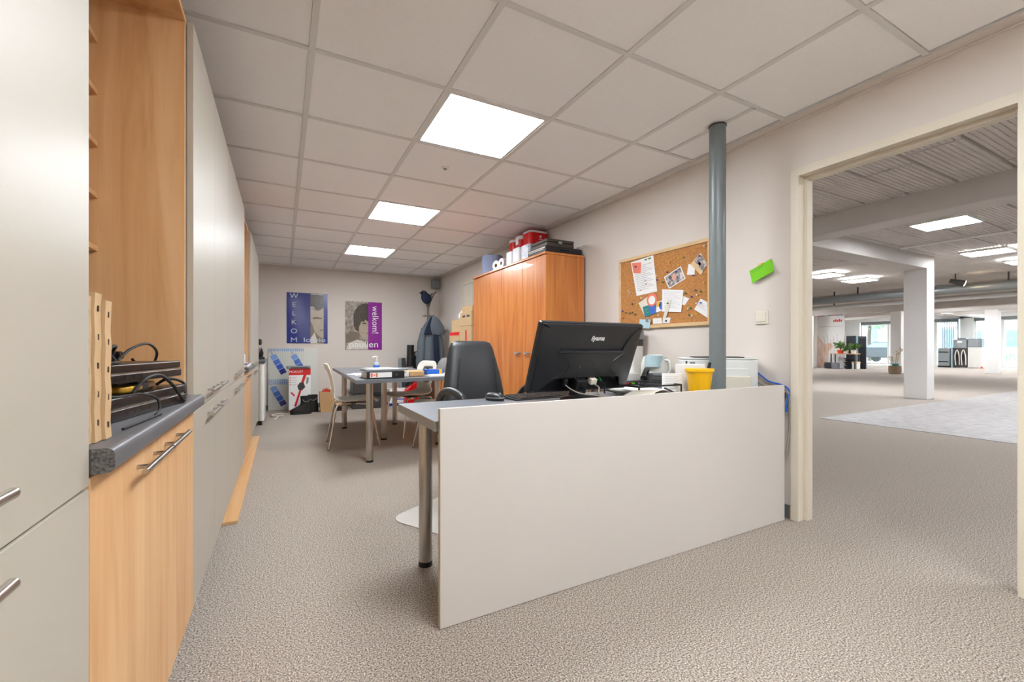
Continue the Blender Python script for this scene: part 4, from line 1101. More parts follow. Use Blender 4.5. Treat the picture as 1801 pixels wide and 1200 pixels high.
# ------------------------------------------------------------------ wall speaker, coat rack
t = thing('wall_speaker', 'small grey loudspeaker mounted in the upper back corner', 'speaker', (2.49, 7.70, 2.06))
build('cabinet', MB().box(-.075, -.05, 0, .075, .05, .175, M=RZ(.35, (2.475, 7.675, 2.06))), 'greyplastic', t, bev=.02, seg=3)
build('grille', MB().box(-.065, -.0535, .01, .065, -.0505, .165, M=RZ(.35, (2.475, 7.675, 2.06))), 'blind', t, bev=.002)
build('bracket', MB().cyl((2.49, 7.70, 2.15), (2.55, 7.80, 2.15), .012, n=8), 'darkgrey', t)
RXc, RYc = 2.262, 7.42
t = thing('coat_rack', 'silver metal coat rack in the back corner', 'coat rack', (RXc, RYc, 0))
build('pole', MB().cyl((RXc, RYc, .02), (RXc, RYc, 1.72), .021, n=14), 'rackmetal', t, smooth=True)
build('base', MB().lathe([(.001, 0), (.20, 0), (.20, .012), (.03, .025), (.001, .025)], (RXc, RYc, 0), n=28), 'rackmetal', t, smooth=True)
for k in range(4):
    a = PI / 4 + k * PI / 2
    dx, dy = math.cos(a), math.sin(a)
    build('upper_hook', MB().tube([(RXc + dx * .012, RYc + dy * .012, 1.70), (RXc + dx * .05, RYc + dy * .05, 1.80), (RXc + dx * .12, RYc + dy * .12, 1.93), (RXc + dx * .165, RYc + dy * .165, 1.955)], .013, 8), 'rackmetal', t, smooth=True)
    build('lower_hook', MB().tube([(RXc + dx * .015, RYc + dy * .015, 1.545), (RXc + dx * .09, RYc + dy * .09, 1.535), (RXc + dx * .11, RYc + dy * .11, 1.56)], .007, 8), 'rackmetal', t, smooth=True)
t = thing('cap', 'dark navy cap hanging on an upper hook of the coat rack', 'cap', (2.165, 7.32, 1.72))
CMX = Matrix.Translation((2.170, 7.29, 1.825)) @ Matrix.Rotation(math.radians(70), 4, 'X') @ Matrix.Rotation(.5, 4, 'Y')
build('crown', xf(MB().lathe([(.098, .0), (.10, .02), (.092, .06), (.06, .095), (.02, .105), (.001, .106)], n=22), CMX), 'navy', t, smooth=True)
build('brim', xf(MB().prism([(.10 * math.cos(a), .10 * math.sin(a)) for a in [k * PI / 10 for k in range(11)]] + [(-.10 + .02 * k, .0 ) for k in range(1, 10)], -.004, .002), CMX @ Matrix.Translation((0, .055, .006))), 'navy', t)
build('button', xf(MB().lathe([(.001, .104), (.010, .106), (.006, .113), (.001, .114)], n=10), CMX), 'navy', t)
t = thing('coat', 'grey coat with navy lining hanging on the coat rack', 'coat', (2.25, 7.28, .62))
def coat_ring(z, w_, d, ox, ph):
    R = []
    for i in range(40):
        a = 2 * PI * i / 40
        f = 1 + .10 * math.sin(7 * a + ph) * (1.55 - z) / .9
        R.append(Vector((2.245 + ox + w_ / 2 * f * math.cos(a), 7.245 + d / 2 * f * math.sin(a), z)))
    return R
R = [coat_ring(z, w_, d, ox, .6 * z) for z, w_, d, ox in ((.64, .42, .20, -.01), (.75, .44, .21, -.01), (.95, .42, .20, -.01), (1.1, .40, .19, -.01), (1.25, .34, .18, .0), (1.38, .24, .16, .02), (1.48, .13, .10, .03), (1.54, .05, .05, .035))]
build('coat_body', MB().loft(R), 'denim', t, smooth=True)
R = [coat_ring(z, w_, d, ox, .3) for z, w_, d, ox in ((1.20, .20, .10, .10), (1.26, .27, .14, .10), (1.36, .25, .15, .08), (1.46, .16, .12, .055), (1.52, .06, .05, .04))]
for r_ in R:
    for p in r_: p.y -= .10
build('hood', MB().loft(R), 'denim', t, smooth=True)
ln_ = MB().prism([(2.27, .625), (2.385, .64), (2.33, 1.22), (2.28, 1.30), (2.26, 1.1)], 7.10, 7.135, axis='y')
build('lining', ln_, 'navy', t, bev=.01)
build('collar', MB().prism([(2.10, 1.20), (2.26, 1.22), (2.27, 1.42), (2.225, 1.52), (2.16, 1.38)], 7.115, 7.15, axis='y'), 'navy', t, bev=.012)
for s, x in ((-1, 2.10), (1, 2.40)):
    R = []
    for z, rr, dx in ((1.32, .045, 0), (1.1, .06, s * .035), (.9, .06, s * .045), (.74, .052, s * .045)):
        R.append([Vector((x + dx - s * .03 + rr * math.cos(2 * PI * i / 14), 7.215 + rr * 1.2 * math.sin(2 * PI * i / 14), z)) for i in range(14)])
    build('sleeve', MB().loft(R), 'denim', t, smooth=True)

# ------------------------------------------------------------------ meeting table and chairs
TZ = .72
mt = thing('meeting_table', 'grey topped meeting table on round steel legs', 'table', (1.1, 4.8, 0))
P = [(.53, 3.72), (1.44, 3.80), (1.48, 3.85), (1.485, 5.3)] + [(1.485 - .5 + .5 * math.cos(a), 5.6 + .5 * math.sin(a)) for a in [k * PI / 16 for k in range(9)]] + [(.58, 6.12)]
build('tabletop', MB().prism(P, TZ - .032, TZ), 'desktop', mt, bev=.001, seg=1)
for x, y in ((.663, 3.875), (.667, 5.635), (.96, 4.745), (1.273, 5.62), (1.41, 4.27)):
    l = build('leg', MB().cyl((x, y, .018), (x, y, TZ - .0325), .03, n=20), 'steel', mt, smooth=True)
    build('foot', MB().cyl((x, y, 0), (x, y, .0175), .031, n=16), 'black', l, smooth=True)

def make_chair(label, loc, rz):
    t = thing('plastic_chair', label, 'chair', loc, rz, 'white plastic chairs at the meeting table')
    prof = [(.225, .425, .36), (.235, .445, .39), (.20, .458, .41), (.10, .452, .42), (.0, .445, .42), (-.09, .442, .40), (-.155, .452, .36), (-.19, .485, .31), (-.205, .53, .28), (-.212, .58, .29), (-.222, .64, .34), (-.236, .70, .385), (-.252, .76, .39), (-.266, .805, .35), (-.274, .83, .24)]
    nv = 12; vs = []; fs = []
    for (x, z, w_) in prof:
        for j in range(nv + 1):
            q = -1 + 2 * j / nv
            dish = .022 * (q * q) if z < .5 else 0
            wrap = .035 * q * q if z > .5 else 0
            vs.append((x + wrap, q * w_ / 2, z + dish))
    for i in range(len(prof) - 1):
        for j in range(nv):
            if 9 <= i <= 11 and 3 <= j <= 8: continue
            a = i * (nv + 1) + j
            fs.append((a, a + 1, a + nv + 2, a + nv + 1))
    sh_ = build('shell', MB().add(vs, fs), 'shell', t, world=False, smooth=True)
    so = sh_.modifiers.new('solid', 'SOLIDIFY'); so.thickness = .011; so.offset = 0
    sb = sh_.modifiers.new('sub', 'SUBSURF'); sb.levels = 1; sb.render_levels = 1
    for sx, sy in ((1, 1), (1, -1), (-1, 1), (-1, -1)):
        leg = MB().tube([(sx * .02, sy * .09, .424), (sx * .12, sy * .15, .420), (sx * .165, sy * .175, .40), (sx * .20, sy * .20, .20), (sx * .235, sy * .225, .006)], .0095, 10, k=5)
        l = build('leg', leg, 'chrome', t, world=False, smooth=True)
        build('glide', MB().cyl((sx * .235, sy * .225, 0), (sx * .235, sy * .225, .012), .011, n=10), 'greyplastic', l, world=False)
    build('mount_plate', MB().box(-.06, -.10, .420, .06, .10, .436), 'darkgrey', t, world=False)
    return t
make_chair('white plastic chair left of the meeting table, in full view', (.635, 4.68, 0), -.05)
make_chair('white plastic chair on the far right of the meeting table', (1.30, 4.93, 0), math.radians(198))
make_chair('white plastic chair mostly hidden behind the office chair', (1.36, 3.98, 0), math.radians(178))

# things on the meeting table
t = thing('ring_binder', 'black lever arch binder with a white spine label on the meeting table', 'binder', (.75, 3.95, TZ))
MM = RZ(.06, (.775, 3.93, TZ))
build('spine', MB().box(-.16, -.145, .004, .16, -.139, .062, M=MM), 'black', t, bev=.002)
build('cover', MB().box(-.16, -.145, .0005, .16, .14, .0035, M=MM), 'black', t)
build('cover', MB().box(-.16, -.145, .0625, .16, .14, .0655, M=MM), 'black', t)
build('pages', MB().box(-.145, -.12, .004, .15, .135, .045, M=MM), 'paper', t)
build('spine_label', MB().box(-.135, -.1462, .012, .05, -.1452, .056, M=MM), 'paper', t)
build('red_print', MB().box(-.130, -.1468, .016, -.112, -.1463, .050, M=MM).box(-.104, -.1468, .026, -.092, -.1463, .040, M=MM).box(-.085, -.1468, .016, -.070, -.1463, .050, M=MM), 'salmon', t)
build('finger_ring', xf(MB().lathe([(.010, 0), (.015, 0), (.015, .002), (.010, .002), (.010, 0)], n=16), MM @ Matrix.Translation((.085, -.1455, .034)) @ Matrix.Rotation(PI / 2, 4, 'X')), 'chrome', t, smooth=True)
build('lever', MB().tube([(-.15, -.10, .01), (-.165, -.06, .04), (-.155, .0, .055)], .004, 6), 'black', t, smooth=True) if False else None
t = thing('open_folder', 'flat grey folder with loose white papers on top of the binder', 'folder', (.80, 3.98, TZ + .066))
build('cover', MB().box(-.17, -.11, 0.0005, .19, .17, .010, M=RZ(.05, (.80, 3.97, TZ + .0655))), 'greyplastic', t, bev=.002)
build('sheet', MB().box(-.12, -.10, 0.0105, .11, .16, .015, M=RZ(.2, (.80, 4.0, TZ + .0655))), 'paper', t)
tag(build('paper_sheets', MB().box(-.11, -.15, .0005, .11, .15, .004, M=RZ(.15, (.69, 4.45, TZ))).box(-.11, -.15, .0042, .11, .15, .008, M=RZ(-.1, (.72, 4.46, TZ))), 'paper'), 'loose white sheets near the left edge of the meeting table', 'paper')
t = thing('sanitizer_bottle', 'clear pump bottle with blue label on the meeting table', 'bottle', (.86, 4.62, TZ))
build('bottle', MB().lathe([(.001, .0005), (.030, .0005), (.032, .01), (.032, .095), (.024, .115), (.012, .122), (.012, .13), (.001, .13)], (.86, 4.62, TZ), n=20), 'clear', t, smooth=True)
build('label', MB().lathe([(.0325, .025), (.0325, .085)], (.86, 4.62, TZ), n=20), 'bluebox', t, smooth=True)
build('pump', MB().cyl((.86, 4.62, TZ + .13), (.86, 4.62, TZ + .165), .007, n=10).cyl((.86, 4.62, TZ + .165), (.86, 4.62, TZ + .178), .013, n=12).tube([(.86, 4.62, TZ + .172), (.83, 4.60, TZ + .172), (.815, 4.592, TZ + .164)], .006, 8), 'white', t, smooth=True)
t = thing('paper_parcel', 'brown paper parcel lying on the meeting table beside the binder', 'parcel', (1.06, 3.95, TZ))
build('parcel', MB().box(-.085, -.07, .0005, .06, .07, .055, M=RZ(.15, (1.09, 3.97, TZ))), 'kraft', t, bev=.012)
build('white_end', MB().box(-.13, -.06, .0005, -.0855, .06, .05, M=RZ(.15, (1.09, 3.97, TZ))), 'paper', t, bev=.01)
t = thing('newspaper', 'folded newspapers at the near right of the meeting table', 'newspaper', (1.30, 3.98, TZ))
build('sheets', MB().box(-.09, -.13, .0005, .20, .14, .010, M=RZ(.05, (1.27, 3.97, TZ))).box(-.08, -.12, .0102, .20, .12, .018, M=RZ(.08, (1.27, 3.97, TZ))), 'paper', t, bev=.002)
build('print_block', MB().box(.10, -.10, .0182, .18, .08, .0188, M=RZ(.08, (1.27, 3.97, TZ))), 'ink', t)
t = thing('blue_box', 'bright blue card box with a yellow band on the meeting table', 'box', (1.27, 3.985, TZ + .0185))
build('box', MB().box(-.09, -.05, .0005, .08, .05, .042, M=RZ(.1, (1.27, 3.985, TZ + .0185))), 'bluebox', t, bev=.002)
build('yellow_band', MB().box(.035, -.0512, .0005, .062, .0512, .0432, M=RZ(.1, (1.27, 3.985, TZ + .0185))), 'yellow', t)

# ------------------------------------------------------------------ posters on the back wall
def poster(label, x0, x1, z0, z1):
    t = thing('poster', label, 'poster', ((x0 + x1) / 2, YB, z0), group='posters on the back wall')
    return t
def wavy(x0, x1, z0, z1, off, amp=.004, ph=0):
    return MB().shell(lambda u, v: (x0 + (x1 - x0) * u, YB - off - amp * (1 + math.sin(5 * (x0 + (x1 - x0) * u) * 3 + 4 * (z0 + (z1 - z0) * v) + ph)) * .5, z0 + (z1 - z0) * v), 16, 16, -.0005)
def flat(poly, off, th=.0006): return MB().prism(poly, YB - off, YB - off - th, axis='y')
# blue poster
px0, px1, pz0, pz1 = .056, .662, 1.052, 1.872
t = poster('blue glossy poster with a sepia half face and pale vertical letters', px0, px1, pz0, pz1)
build('sheet', wavy(px0, px1, pz0, pz1, .002), 'posterblue', t, smooth=True)
sx0, sx1 = .402, .600
pr = build('photo_strip', flat([(sx0, pz0 + .002), (sx1, pz0 + .002), (sx1, pz1 - .008), (sx0, pz1 - .008)], .0075), 'sepia', t)
cz = 1.46
build('cheek', flat([(sx0, 1.62), (sx0 + .05, 1.60), (sx0 + .12, 1.585), (sx1, 1.63), (sx1, 1.13), (sx1 - .05, 1.15), (sx0 + .07, 1.24), (sx0 + .03, 1.36), (sx0, 1.42)], .0084), 'sepiaskin', t)
build('hair', flat([(sx0, 1.85), (sx1, 1.85), (sx1, 1.66), (sx0 + .14, 1.61), (sx0 + .09, 1.60), (sx0 + .04, 1.66), (sx0, 1.66)], .0092), 'sepiadark', t)
build('brow', flat([(sx0 + .03, 1.475), (sx0 + .10, 1.485), (sx1 - .02, 1.47), (sx1 - .03, 1.455), (sx0 + .10, 1.462), (sx0 + .04, 1.455)], .0093), 'sepiadark', t)
build('mouth', flat([(sx0 + .13, 1.275), (sx1 - .01, 1.285), (sx1 - .005, 1.265), (sx0 + .15, 1.262)], .0093), 'sepiamid', t)
build('shade', flat([(sx0, 1.42), (sx0 + .03, 1.36), (sx0 + .06, 1.24), (sx1 - .06, 1.16), (sx1, 1.13), (sx1, 1.07), (sx0, 1.06)], .0093), 'sepiamid', t)
build('shirt', flat([(sx0, 1.055), (sx0 + .10, 1.055), (sx0 + .09, 1.14), (sx0 + .06, 1.24), (sx0 + .03, 1.18), (sx0, 1.14)], .0099), 'sepiawhite', t)
for i, chx in enumerate('WELKO'):
    text(chx, .105, 'letters', t, frame_mat((px0 + .105 - (px0 + px1) / 2, -.0082, .765 - i * .142), (1, 0, 0), (0, 0, 1)), name='letter', sx=1.15)
text('M', .105, 'letters', t, frame_mat((px0 + .105 - (px0 + px1) / 2, -.0082, .055), (1, 0, 0), (0, 0, 1)), name='letter', sx=1.3)
text('lowie', .10, 'letters', t, frame_mat((.105, -.0120, .055), (1, 0, 0), (0, 0, 1)), name='name_print', sx=1.55)
# purple poster
qx0, qx1, qz0, qz1 = .936, 1.545, .945, 1.775
t = poster('sepia portrait poster with a purple side strip and white script', qx0, qx1, qz0, qz1)
build('sheet', wavy(qx0, qx1, qz0, qz1, .002, ph=1), 'sepia', t, smooth=True)
mx = qx0 + .375
build('purple_strip', flat([(mx, qz0 + .003), (qx1 - .002, qz0 + .003), (qx1 - .004, qz1 - .01), (mx, qz1 - .004)], .0075), 'posterpurple', t)
def ell(cx, cz, rx, rz, a0=0, a1=2 * PI, n=20): return [(cx + rx * math.cos(a0 + (a1 - a0) * i / n), cz + rz * math.sin(a0 + (a1 - a0) * i / n)) for i in range(n + 1)]
def clipx(poly, x): return [(min(p[0], x), p[1]) for p in poly]
build('hair', flat(clipx(ell(mx - .03, 1.50, .215, .25), mx), .0070), 'sepiadark', t)
build('hair_side', flat([(mx - .24, 1.52), (mx - .24, 1.36), (mx - .20, 1.28), (mx - .14, 1.25), (mx - .12, 1.45)], .0076), 'sepiadark', t)
build('face', flat(clipx(ell(mx - .0, 1.30, .155, .19), mx), .0082), 'sepiaskin', t)
build('fringe', flat([(mx - .16, 1.44), (mx - .14, 1.36), (mx - .11, 1.45), (mx - .07, 1.42), (mx - .05, 1.47), (mx, 1.43), (mx, 1.56), (mx - .12, 1.58)], .0089), 'sepiadark', t)
build('eye', flat(ell(mx - .065, 1.40, .035, .012), .0089), 'sepiadark', t)
build('mouth', flat([(mx - .055, 1.235), (mx, 1.22), (mx, 1.245)], .0089), 'sepiamid', t)
build('shoulder', flat([(qx0 + .01, .955), (mx, .955), (mx, 1.0), (mx - .09, 1.10), (mx - .19, 1.12), (qx0 + .05, 1.05)], .0070), 'sepiawhite', t)
build('arm', flat([(qx0 + .01, 1.06), (qx0 + .16, 1.11), (mx - .15, 1.16), (mx - .14, 1.24), (qx0 + .08, 1.27), (qx0 + .01, 1.20)], .0066), 'sepiamid', t)
text('welkom!', .15, 'lettersw', t, frame_mat((mx + .115 - (qx0 + qx1) / 2, -.0083, .52), (0, 0, -1), (1, 0, 0)), name='script', sx=.93)
text('paulien', .155, 'lettersw', t, frame_mat((.0, -.0094, .09), (1, 0, 0), (0, 0, 1)), name='name_print', sx=1.12)

# ------------------------------------------------------------------ along the back wall
LA = math.radians(3)
t = thing('printed_sheet', 'large white ribbed plastic sheet with blue prints leaning on the back wall', 'plastic sheet', (.16, 7.74, 0))
LM = Matrix.Translation((.155, 7.735, .001)) @ Matrix.Rotation(-LA, 4, 'X')
def lp(name, mb, m, **k): return build(name, xf(mb, LM), m, t, **k)
lp('sheet', MB().box(-.355, 0, 0, .355, .006, .975), 'polycarb', bev=.001)
for k in range(22):
    lp('rib', MB().box(-.345 + k * .023, -.0012, .004, -.342 + k * .023, -.0001, .972), 'rib')
for z in (.925, .40):
    for k in range(19):
        if z < .5 and k > 9: continue
        lp('blue_dash', MB().box(-.345 + k * .0265, -.0022, z, -.331 + k * .0265, -.0013, z + (.045 if z > .5 else .085)), 'b1')
for (bx, bz) in ((-.31, .90), (-.02, .90), (-.31, .40)):
    R2 = Matrix.Translation((bx, 0, bz)) @ Matrix.Rotation(math.radians(28), 4, 'Y') if False else Matrix.Translation((bx, 0, bz)) @ Matrix.Rotation(math.radians(-28), 4, 'Y')
    for k, cm in enumerate(('b1', 'b2', 'b3', 'b4')):
        lp('colour_square', xf(MB().box(-.045, -.0032, -.115 - .085 * k, .045, -.0023, -.037 - .085 * k), R2), cm)
    lp('print_shadow', xf(MB().box(-.015, -.0030, -.05, .015, -.0023, .03), R2), 'ink')
# vacuum cleaner carton
t = thing('vacuum_box', 'tall white and red vacuum cleaner carton with a grey lid tray', 'carton', (.235, 7.46, 0))
VX0, VX1, VY0, VY1, VH = .083, .385, 7.36, 7.56, .665
build('carton', MB().box(VX0, VY0, .001, VX1, VY1, VH), 'paper', t, bev=.002)
build('red_header', MB().box(VX0 + .001, VY0 - .0012, VH - .10, VX1 - .001, VY0 - .0002, VH - .001), 'redink', t)
text('MOOLEY', .048, 'lettersw', t, frame_mat((VX0 + .10 - .235, VY0 - .0018 - 7.46, VH - .048), (1, 0, 0), (0, 0, 1)), name='brand_print', sx=1.0)
def vp(name, poly, m, o_=.0018): build(name, MB().prism(poly, VY0 - o_, VY0 - o_ - .0006, axis='y'), m, t)
vp('printed_tube', [(VX0 + .07, .09), (VX0 + .10, .09), (VX0 + .175, .34), (VX0 + .145, .34)], 'redink')
vp('printed_motor', [(VX0 + .13, .34), (VX0 + .18, .33), (VX0 + .225, .38), (VX0 + .20, .45), (VX0 + .15, .45), (VX0 + .115, .40)], 'darkgrey')
vp('printed_body', [(VX0 + .165, .45), (VX0 + .205, .45), (VX0 + .265, .64), (VX0 + .21, .60)], 'redink')
vp('printed_head', [(VX0 + .235, .42), (VX0 + .265, .44), (VX0 + .275, .52), (VX0 + .245, .53)], 'greyplastic')
vp('printed_inset', [(VX0 + .02, .30), (VX0 + .04, .31), (VX0 + .085, .26), (VX0 + .07, .24)], 'redink')
for k in range(4):
    vp('bullet', [(VX0 + .012, .52 - k * .035), (VX0 + .026, .52 - k * .035), (VX0 + .026, .532 - k * .035), (VX0 + .012, .532 - k * .035)], 'redink')
    vp('text_line', [(VX0 + .035, .522 - k * .035), (VX0 + .10 + .01 * (k % 2), .522 - k * .035), (VX0 + .10 + .01 * (k % 2), .529 - k * .035), (VX0 + .035, .529 - k * .035)], 'ink')
vp('red_foot_band', [(VX0 + .002, .002), (VX0 + .06, .002), (VX0 + .04, .04), (VX0 + .002, .04)], 'redink')
t = thing('grey_tray', 'flat grey plastic tray lying on the vacuum carton', 'tray', (.225, 7.44, VH))
build('tray', MB().prism(rrect(.05, 7.33, .385, 7.56, .03), VH + .001, VH + .035), 'greyplastic', t, bev=.006)
build('front_slot', MB().box(.11, 7.328, VH + .010, .34, 7.3298, VH + .024), 'darkgrey', t)
# rubber boots
def boot(label, x, y, rz):
    t = thing('rubber_boot', label, 'boot', (x, y, 0), rz, 'black boots by the vacuum carton')
    R = [lerp_ring(ox, 0, z, L, w_, n=24, p=2.5) for z, L, w_, ox in ((.018, .285, .105, -.06), (.05, .29, .108, -.062), (.075, .27, .104, -.052), (.10, .22, .10, -.03), (.125, .165, .10, -.005), (.15, .14, .10, .003), (.20, .135, .102, .004), (.25, .14, .108, .002), (.262, .142, .11, .002))]
    inner = [lerp_ring(.002, 0, z, L, w_, n=24, p=2.5) for z, L, w_ in ((.262, .128, .096), (.16, .12, .09))]
    build('upper', MB().loft(R + inner), 'rubber', t, world=False, smooth=True)
    build('sole', MB().loft([lerp_ring(-.06, 0, 0, .29, .108, n=24, p=2.6), lerp_ring(-.06, 0, .0178, .294, .11, n=24, p=2.6)]), 'black', t, world=False, smooth=True)
    build('pull_loop', MB().tube([(-.04, -.056, .22), (-.02, -.062, .19), (.03, -.062, .19), (.05, -.056, .22)], .004, 6), 'greyplastic', t, world=False, smooth=True)
boot('black rubber boot in front, toe towards the left', .30, 7.14, .05)
boot('black rubber boot behind the first, next to the paper bag', .405, 7.29, .08)
# paper bag
t = thing('paper_bag', 'brown paper carrier bag holding red items beside the boots', 'paper bag', (.60, 7.22, 0))
BX0, BX1, BY0, BY1, BH = .51, .70, 7.16, 7.28, .31
def brect(z, e, off=0): return [Vector((BX0 - e + off, BY0 - e * .5, z)), Vector((BX1 + e, BY0 - e * .5, z)), Vector((BX1 + e, BY1 + e * .5, z)), Vector((BX0 - e + off, BY1 + e * .5, z))]
build('bag_wall', MB().loft([brect(.001, 0), brect(.12, .006), brect(.22, .012), brect(BH, .015), brect(BH - .001, .012), brect(.20, .008), brect(.015, -.004)]), 'kraft', t)
build('fold', MB().prism([(BX0 + .01, .003), (BX1 - .01, .003), ((BX0 + BX1) / 2, .085)], BY0 - .0025, BY0 - .006, axis='y'), 'kraft', t)
for y in (BY0 + .0, BY1 - .0):
    build('strap', MB().tube([(BX0 + .04, y, BH - .01), (BX0 + .06, y - .01, BH + .045), (BX1 - .06, y - .01, BH + .045), (BX1 - .04, y, BH - .01)], .005, 6), 'kraft', t, smooth=True)
tag(build('red_ball', MB().lathe([(.001, 0), (.04, .012), (.058, .055), (.04, .098), (.001, .11)], (.585, 7.215, .245), n=20), 'red', smooth=True), 'round red item sticking out of the paper bag', 'ball')
tag(build('red_packet', MB().box(.635, 7.185, .2, .685, 7.25, .335), 'red', bev=.006), 'flat red packet standing in the paper bag', 'packet')
# dark low things behind the table
t = thing('toolbox', 'low black box with wooden lid on the carpet right of the paper bag', 'box', (.80, 7.3, 0))
build('box', MB().box(.735, 7.2, .001, .90, 7.38, .085), 'black', t, bev=.006)
build('lid', MB().box(.725, 7.19, .0855, .905, 7.39, .105), 'beechflat', t, bev=.003)
def crate(label, x0, x1, y0, y1, z0, z1):
    t = thing('storage_crate', label, 'crate', ((x0 + x1) / 2, (y0 + y1) / 2, z0), group='dark crates by the back wall')
    build('tub', MB().box(x0, y0, z0 + .001, x1, y1, z1 - .04), 'darkgrey', t, bev=.012)
    build('rim', MB().box(x0 - .012, y0 - .012, z1 - .0395, x1 + .012, y1 + .012, z1 - .0015), 'black', t, bev=.008)
    build('grip', MB().box((x0 + x1) / 2 - .06, y0 - .004, z1 - .09, (x0 + x1) / 2 + .06, y0 - .0005, z1 - .06), 'black', t)
crate('lower dark storage crate under the far end of the meeting table', .98, 1.44, 7.25, 7.62, 0, .24)
crate('upper dark storage crate under the far end of the meeting table', .99, 1.43, 7.26, 7.61, .24, .50)
t = thing('paper_ream_pack', 'white and blue wrapped pack on the floor behind the chair', 'pack', (1.70, 7.30, 0))
build('wrap', MB().box(1.55, 7.2, .001, 1.86, 7.42, .30), 'paper', t, bev=.01)
build('blue_band', MB().box(1.549, 7.199, .02, 1.861, 7.4205, .07), 'b4', t)
build('print', MB().box(1.60, 7.1985, .12, 1.78, 7.1995, .14), 'b2', t)
t = thing('red_bag', 'bright red shopping bag on the floor behind the meeting table', 'bag', (1.93, 7.1, 0))
P = [(1.76, .001), (2.04, .001), (2.06, .36), (1.96, .42), (1.78, .30)]
build('bag', MB().prism(P, 7.04, 7.17, axis='y'), 'red', t, bev=.012)
build('strap', MB().tube([(1.86, 7.035, .33), (1.89, 7.03, .47), (1.96, 7.03, .47), (1.98, 7.035, .38)], .006, 6), 'black', t, smooth=True)
build('white_mark', MB().box(1.84, 7.0385, .14, 1.90, 7.0395, .16), 'lettersw', t)
def tube_roll(label, x, y, h, r, m, dx=0):
    t = thing('poster_roll', label, 'roll', (x, y, 0), group='upright rolls by the back wall')
    n = 20
    R = [[Vector((x + dx * z / h + rr * math.cos(2 * PI * i / n), y + .05 * z / h + rr * math.sin(2 * PI * i / n), z)) for i in range(n)] for z, rr in ((.001, r), (h, r), (h, r * .8), (h - .1, r * .8))]
    build('sheet', MB().loft(R), m, t, smooth=True)
    build('strap', MB().lathe([(r + .001, 0), (r + .001, .03)], (x + dx * .6, y + .05 * .6, h * .6), n=20), 'greyplastic', t, smooth=True)
tube_roll('tallest upright black roll against the back wall', 1.985, 7.58, 1.03, .062, 'black', .02)
tube_roll('short grey upright roll left of the tall black roll', 1.83, 7.60, .80, .035, 'greyplastic')
tube_roll('short dark upright roll just beside the grey one', 1.90, 7.62, .80, .03, 'darkgrey')
t = thing('black_bag', 'black upright bag between the tall roll and the coat', 'bag', (2.13, 7.7, 0.03))
build('bag', MB().box(2.06, 7.63, .03, 2.20, 7.78, .84), 'black', t, bev=.03, seg=3)
build('strap', MB().tube([(2.08, 7.68, .83), (2.10, 7.69, .90), (2.16, 7.70, .90), (2.17, 7.70, .83)], .008, 8), 'rubber', t, smooth=True)
t = thing('backpack', 'brown and black backpack standing behind the meeting table', 'backpack', (1.98, 6.45, 0))
R = [lerp_ring(1.98, 6.45, z, a, b, n=22, p=2.8) for z, a, b in ((.001, .26, .2), (.03, .30, .24), (.25, .29, .23), (.40, .25, .19), (.48, .16, .12), (.50, .06, .05))]
build('pack_body', MB().loft(R), 'brown', t, smooth=True)
build('pocket', MB().box(1.88, 6.30, .04, 2.06, 6.345, .22), 'black', t, bev=.02, seg=3)
build('strap', MB().tube([(1.93, 6.36, .44), (1.90, 6.30, .30), (1.88, 6.32, .10)], .014, 8), 'black', t, smooth=True)
t = thing('wooden_stool', 'plain wooden stool half hidden behind the office chair', 'stool', (2.02, 5.65, 0))
build('seat', MB().prism(rrect(1.86, 5.48, 2.09, 5.84, .03), .60, .63), 'beechflat', t, bev=.004)
for x in (1.885, 2.065):
    for y in (5.51, 5.81): build('leg', MB().box(x - .016, y - .016, 0, x + .016, y + .016, .5995), 'alder', t)
t = thing('grey_blanket', 'rumpled grey blanket heaped on the wooden stool', 'blanket', (1.98, 5.66, .63))
R = [[p + Vector((.008 * math.sin(3 * i + 9 * z), .012 * math.cos(2 * i + 7 * z), 0)) for i, p in enumerate(lerp_ring(1.975, 5.66, z, a, b, n=22, p=2.4))] for z, a, b in ((.6315, .20, .32), (.66, .22, .36), (.74, .20, .34), (.80, .15, .26), (.84, .09, .14), (.85, .03, .05))]
build('heap', MB().loft(R), 'greycloth', t, smooth=True)
build('fold', MB().tube([(1.88, 5.55, .68), (1.90, 5.62, .76), (1.94, 5.72, .80), (1.99, 5.80, .74)], .018, 8), 'greycloth', t, smooth=True)

# ------------------------------------------------------------------ cork board, notes and switch on the right wall
cb = thing('cork_board', 'cork notice board in a pale wooden frame behind the pole', 'notice board', (XW, 2.43, 1.14))
CY0, CY1, CZ0, CZ1 = 1.968, 2.880, 1.142, 1.742
build('cork', MB().box(XW - .012, CY0 + .02, CZ0 + .02, XW - .001, CY1 - .02, CZ1 - .02), 'cork', cb)
for a in ((CY0, CZ0, CY1, CZ0 + .026), (CY0, CZ1 - .026, CY1, CZ1), (CY0, CZ0 + .0262, CY0 + .026, CZ1 - .0262), (CY1 - .026, CZ0 + .0262, CY1, CZ1 - .0262)):
    build('frame_rail', MB().box(XW - .022, a[0], a[1], XW - .0005, a[2], a[3]), 'pine', cb, bev=.003)
XC = XW - .0125
def note(name, label, cat, poly, m, off=.001, th=.0008, parts=()):
    cy = sum(p[0] for p in poly) / len(poly); cz = min(p[1] for p in poly)
    t = thing(name, label, cat, (XC - off, cy, cz), group='papers pinned to the cork board')
    build('sheet', MB().prism(poly, XC - off, XC - off - th, axis='x'), m, t)
    for k, (pn, pp, pm) in enumerate(parts):
        build(pn, MB().prism(pp, XC - off - th - .0002, XC - off - th - .0007, axis='x'), pm, t)
    return t
def bil(P, u, v):
    a = Vector(P[0]).lerp(Vector(P[1]), u); b = Vector(P[3]).lerp(Vector(P[2]), u)
    r = a.lerp(b, v); return (r.x, r.y)
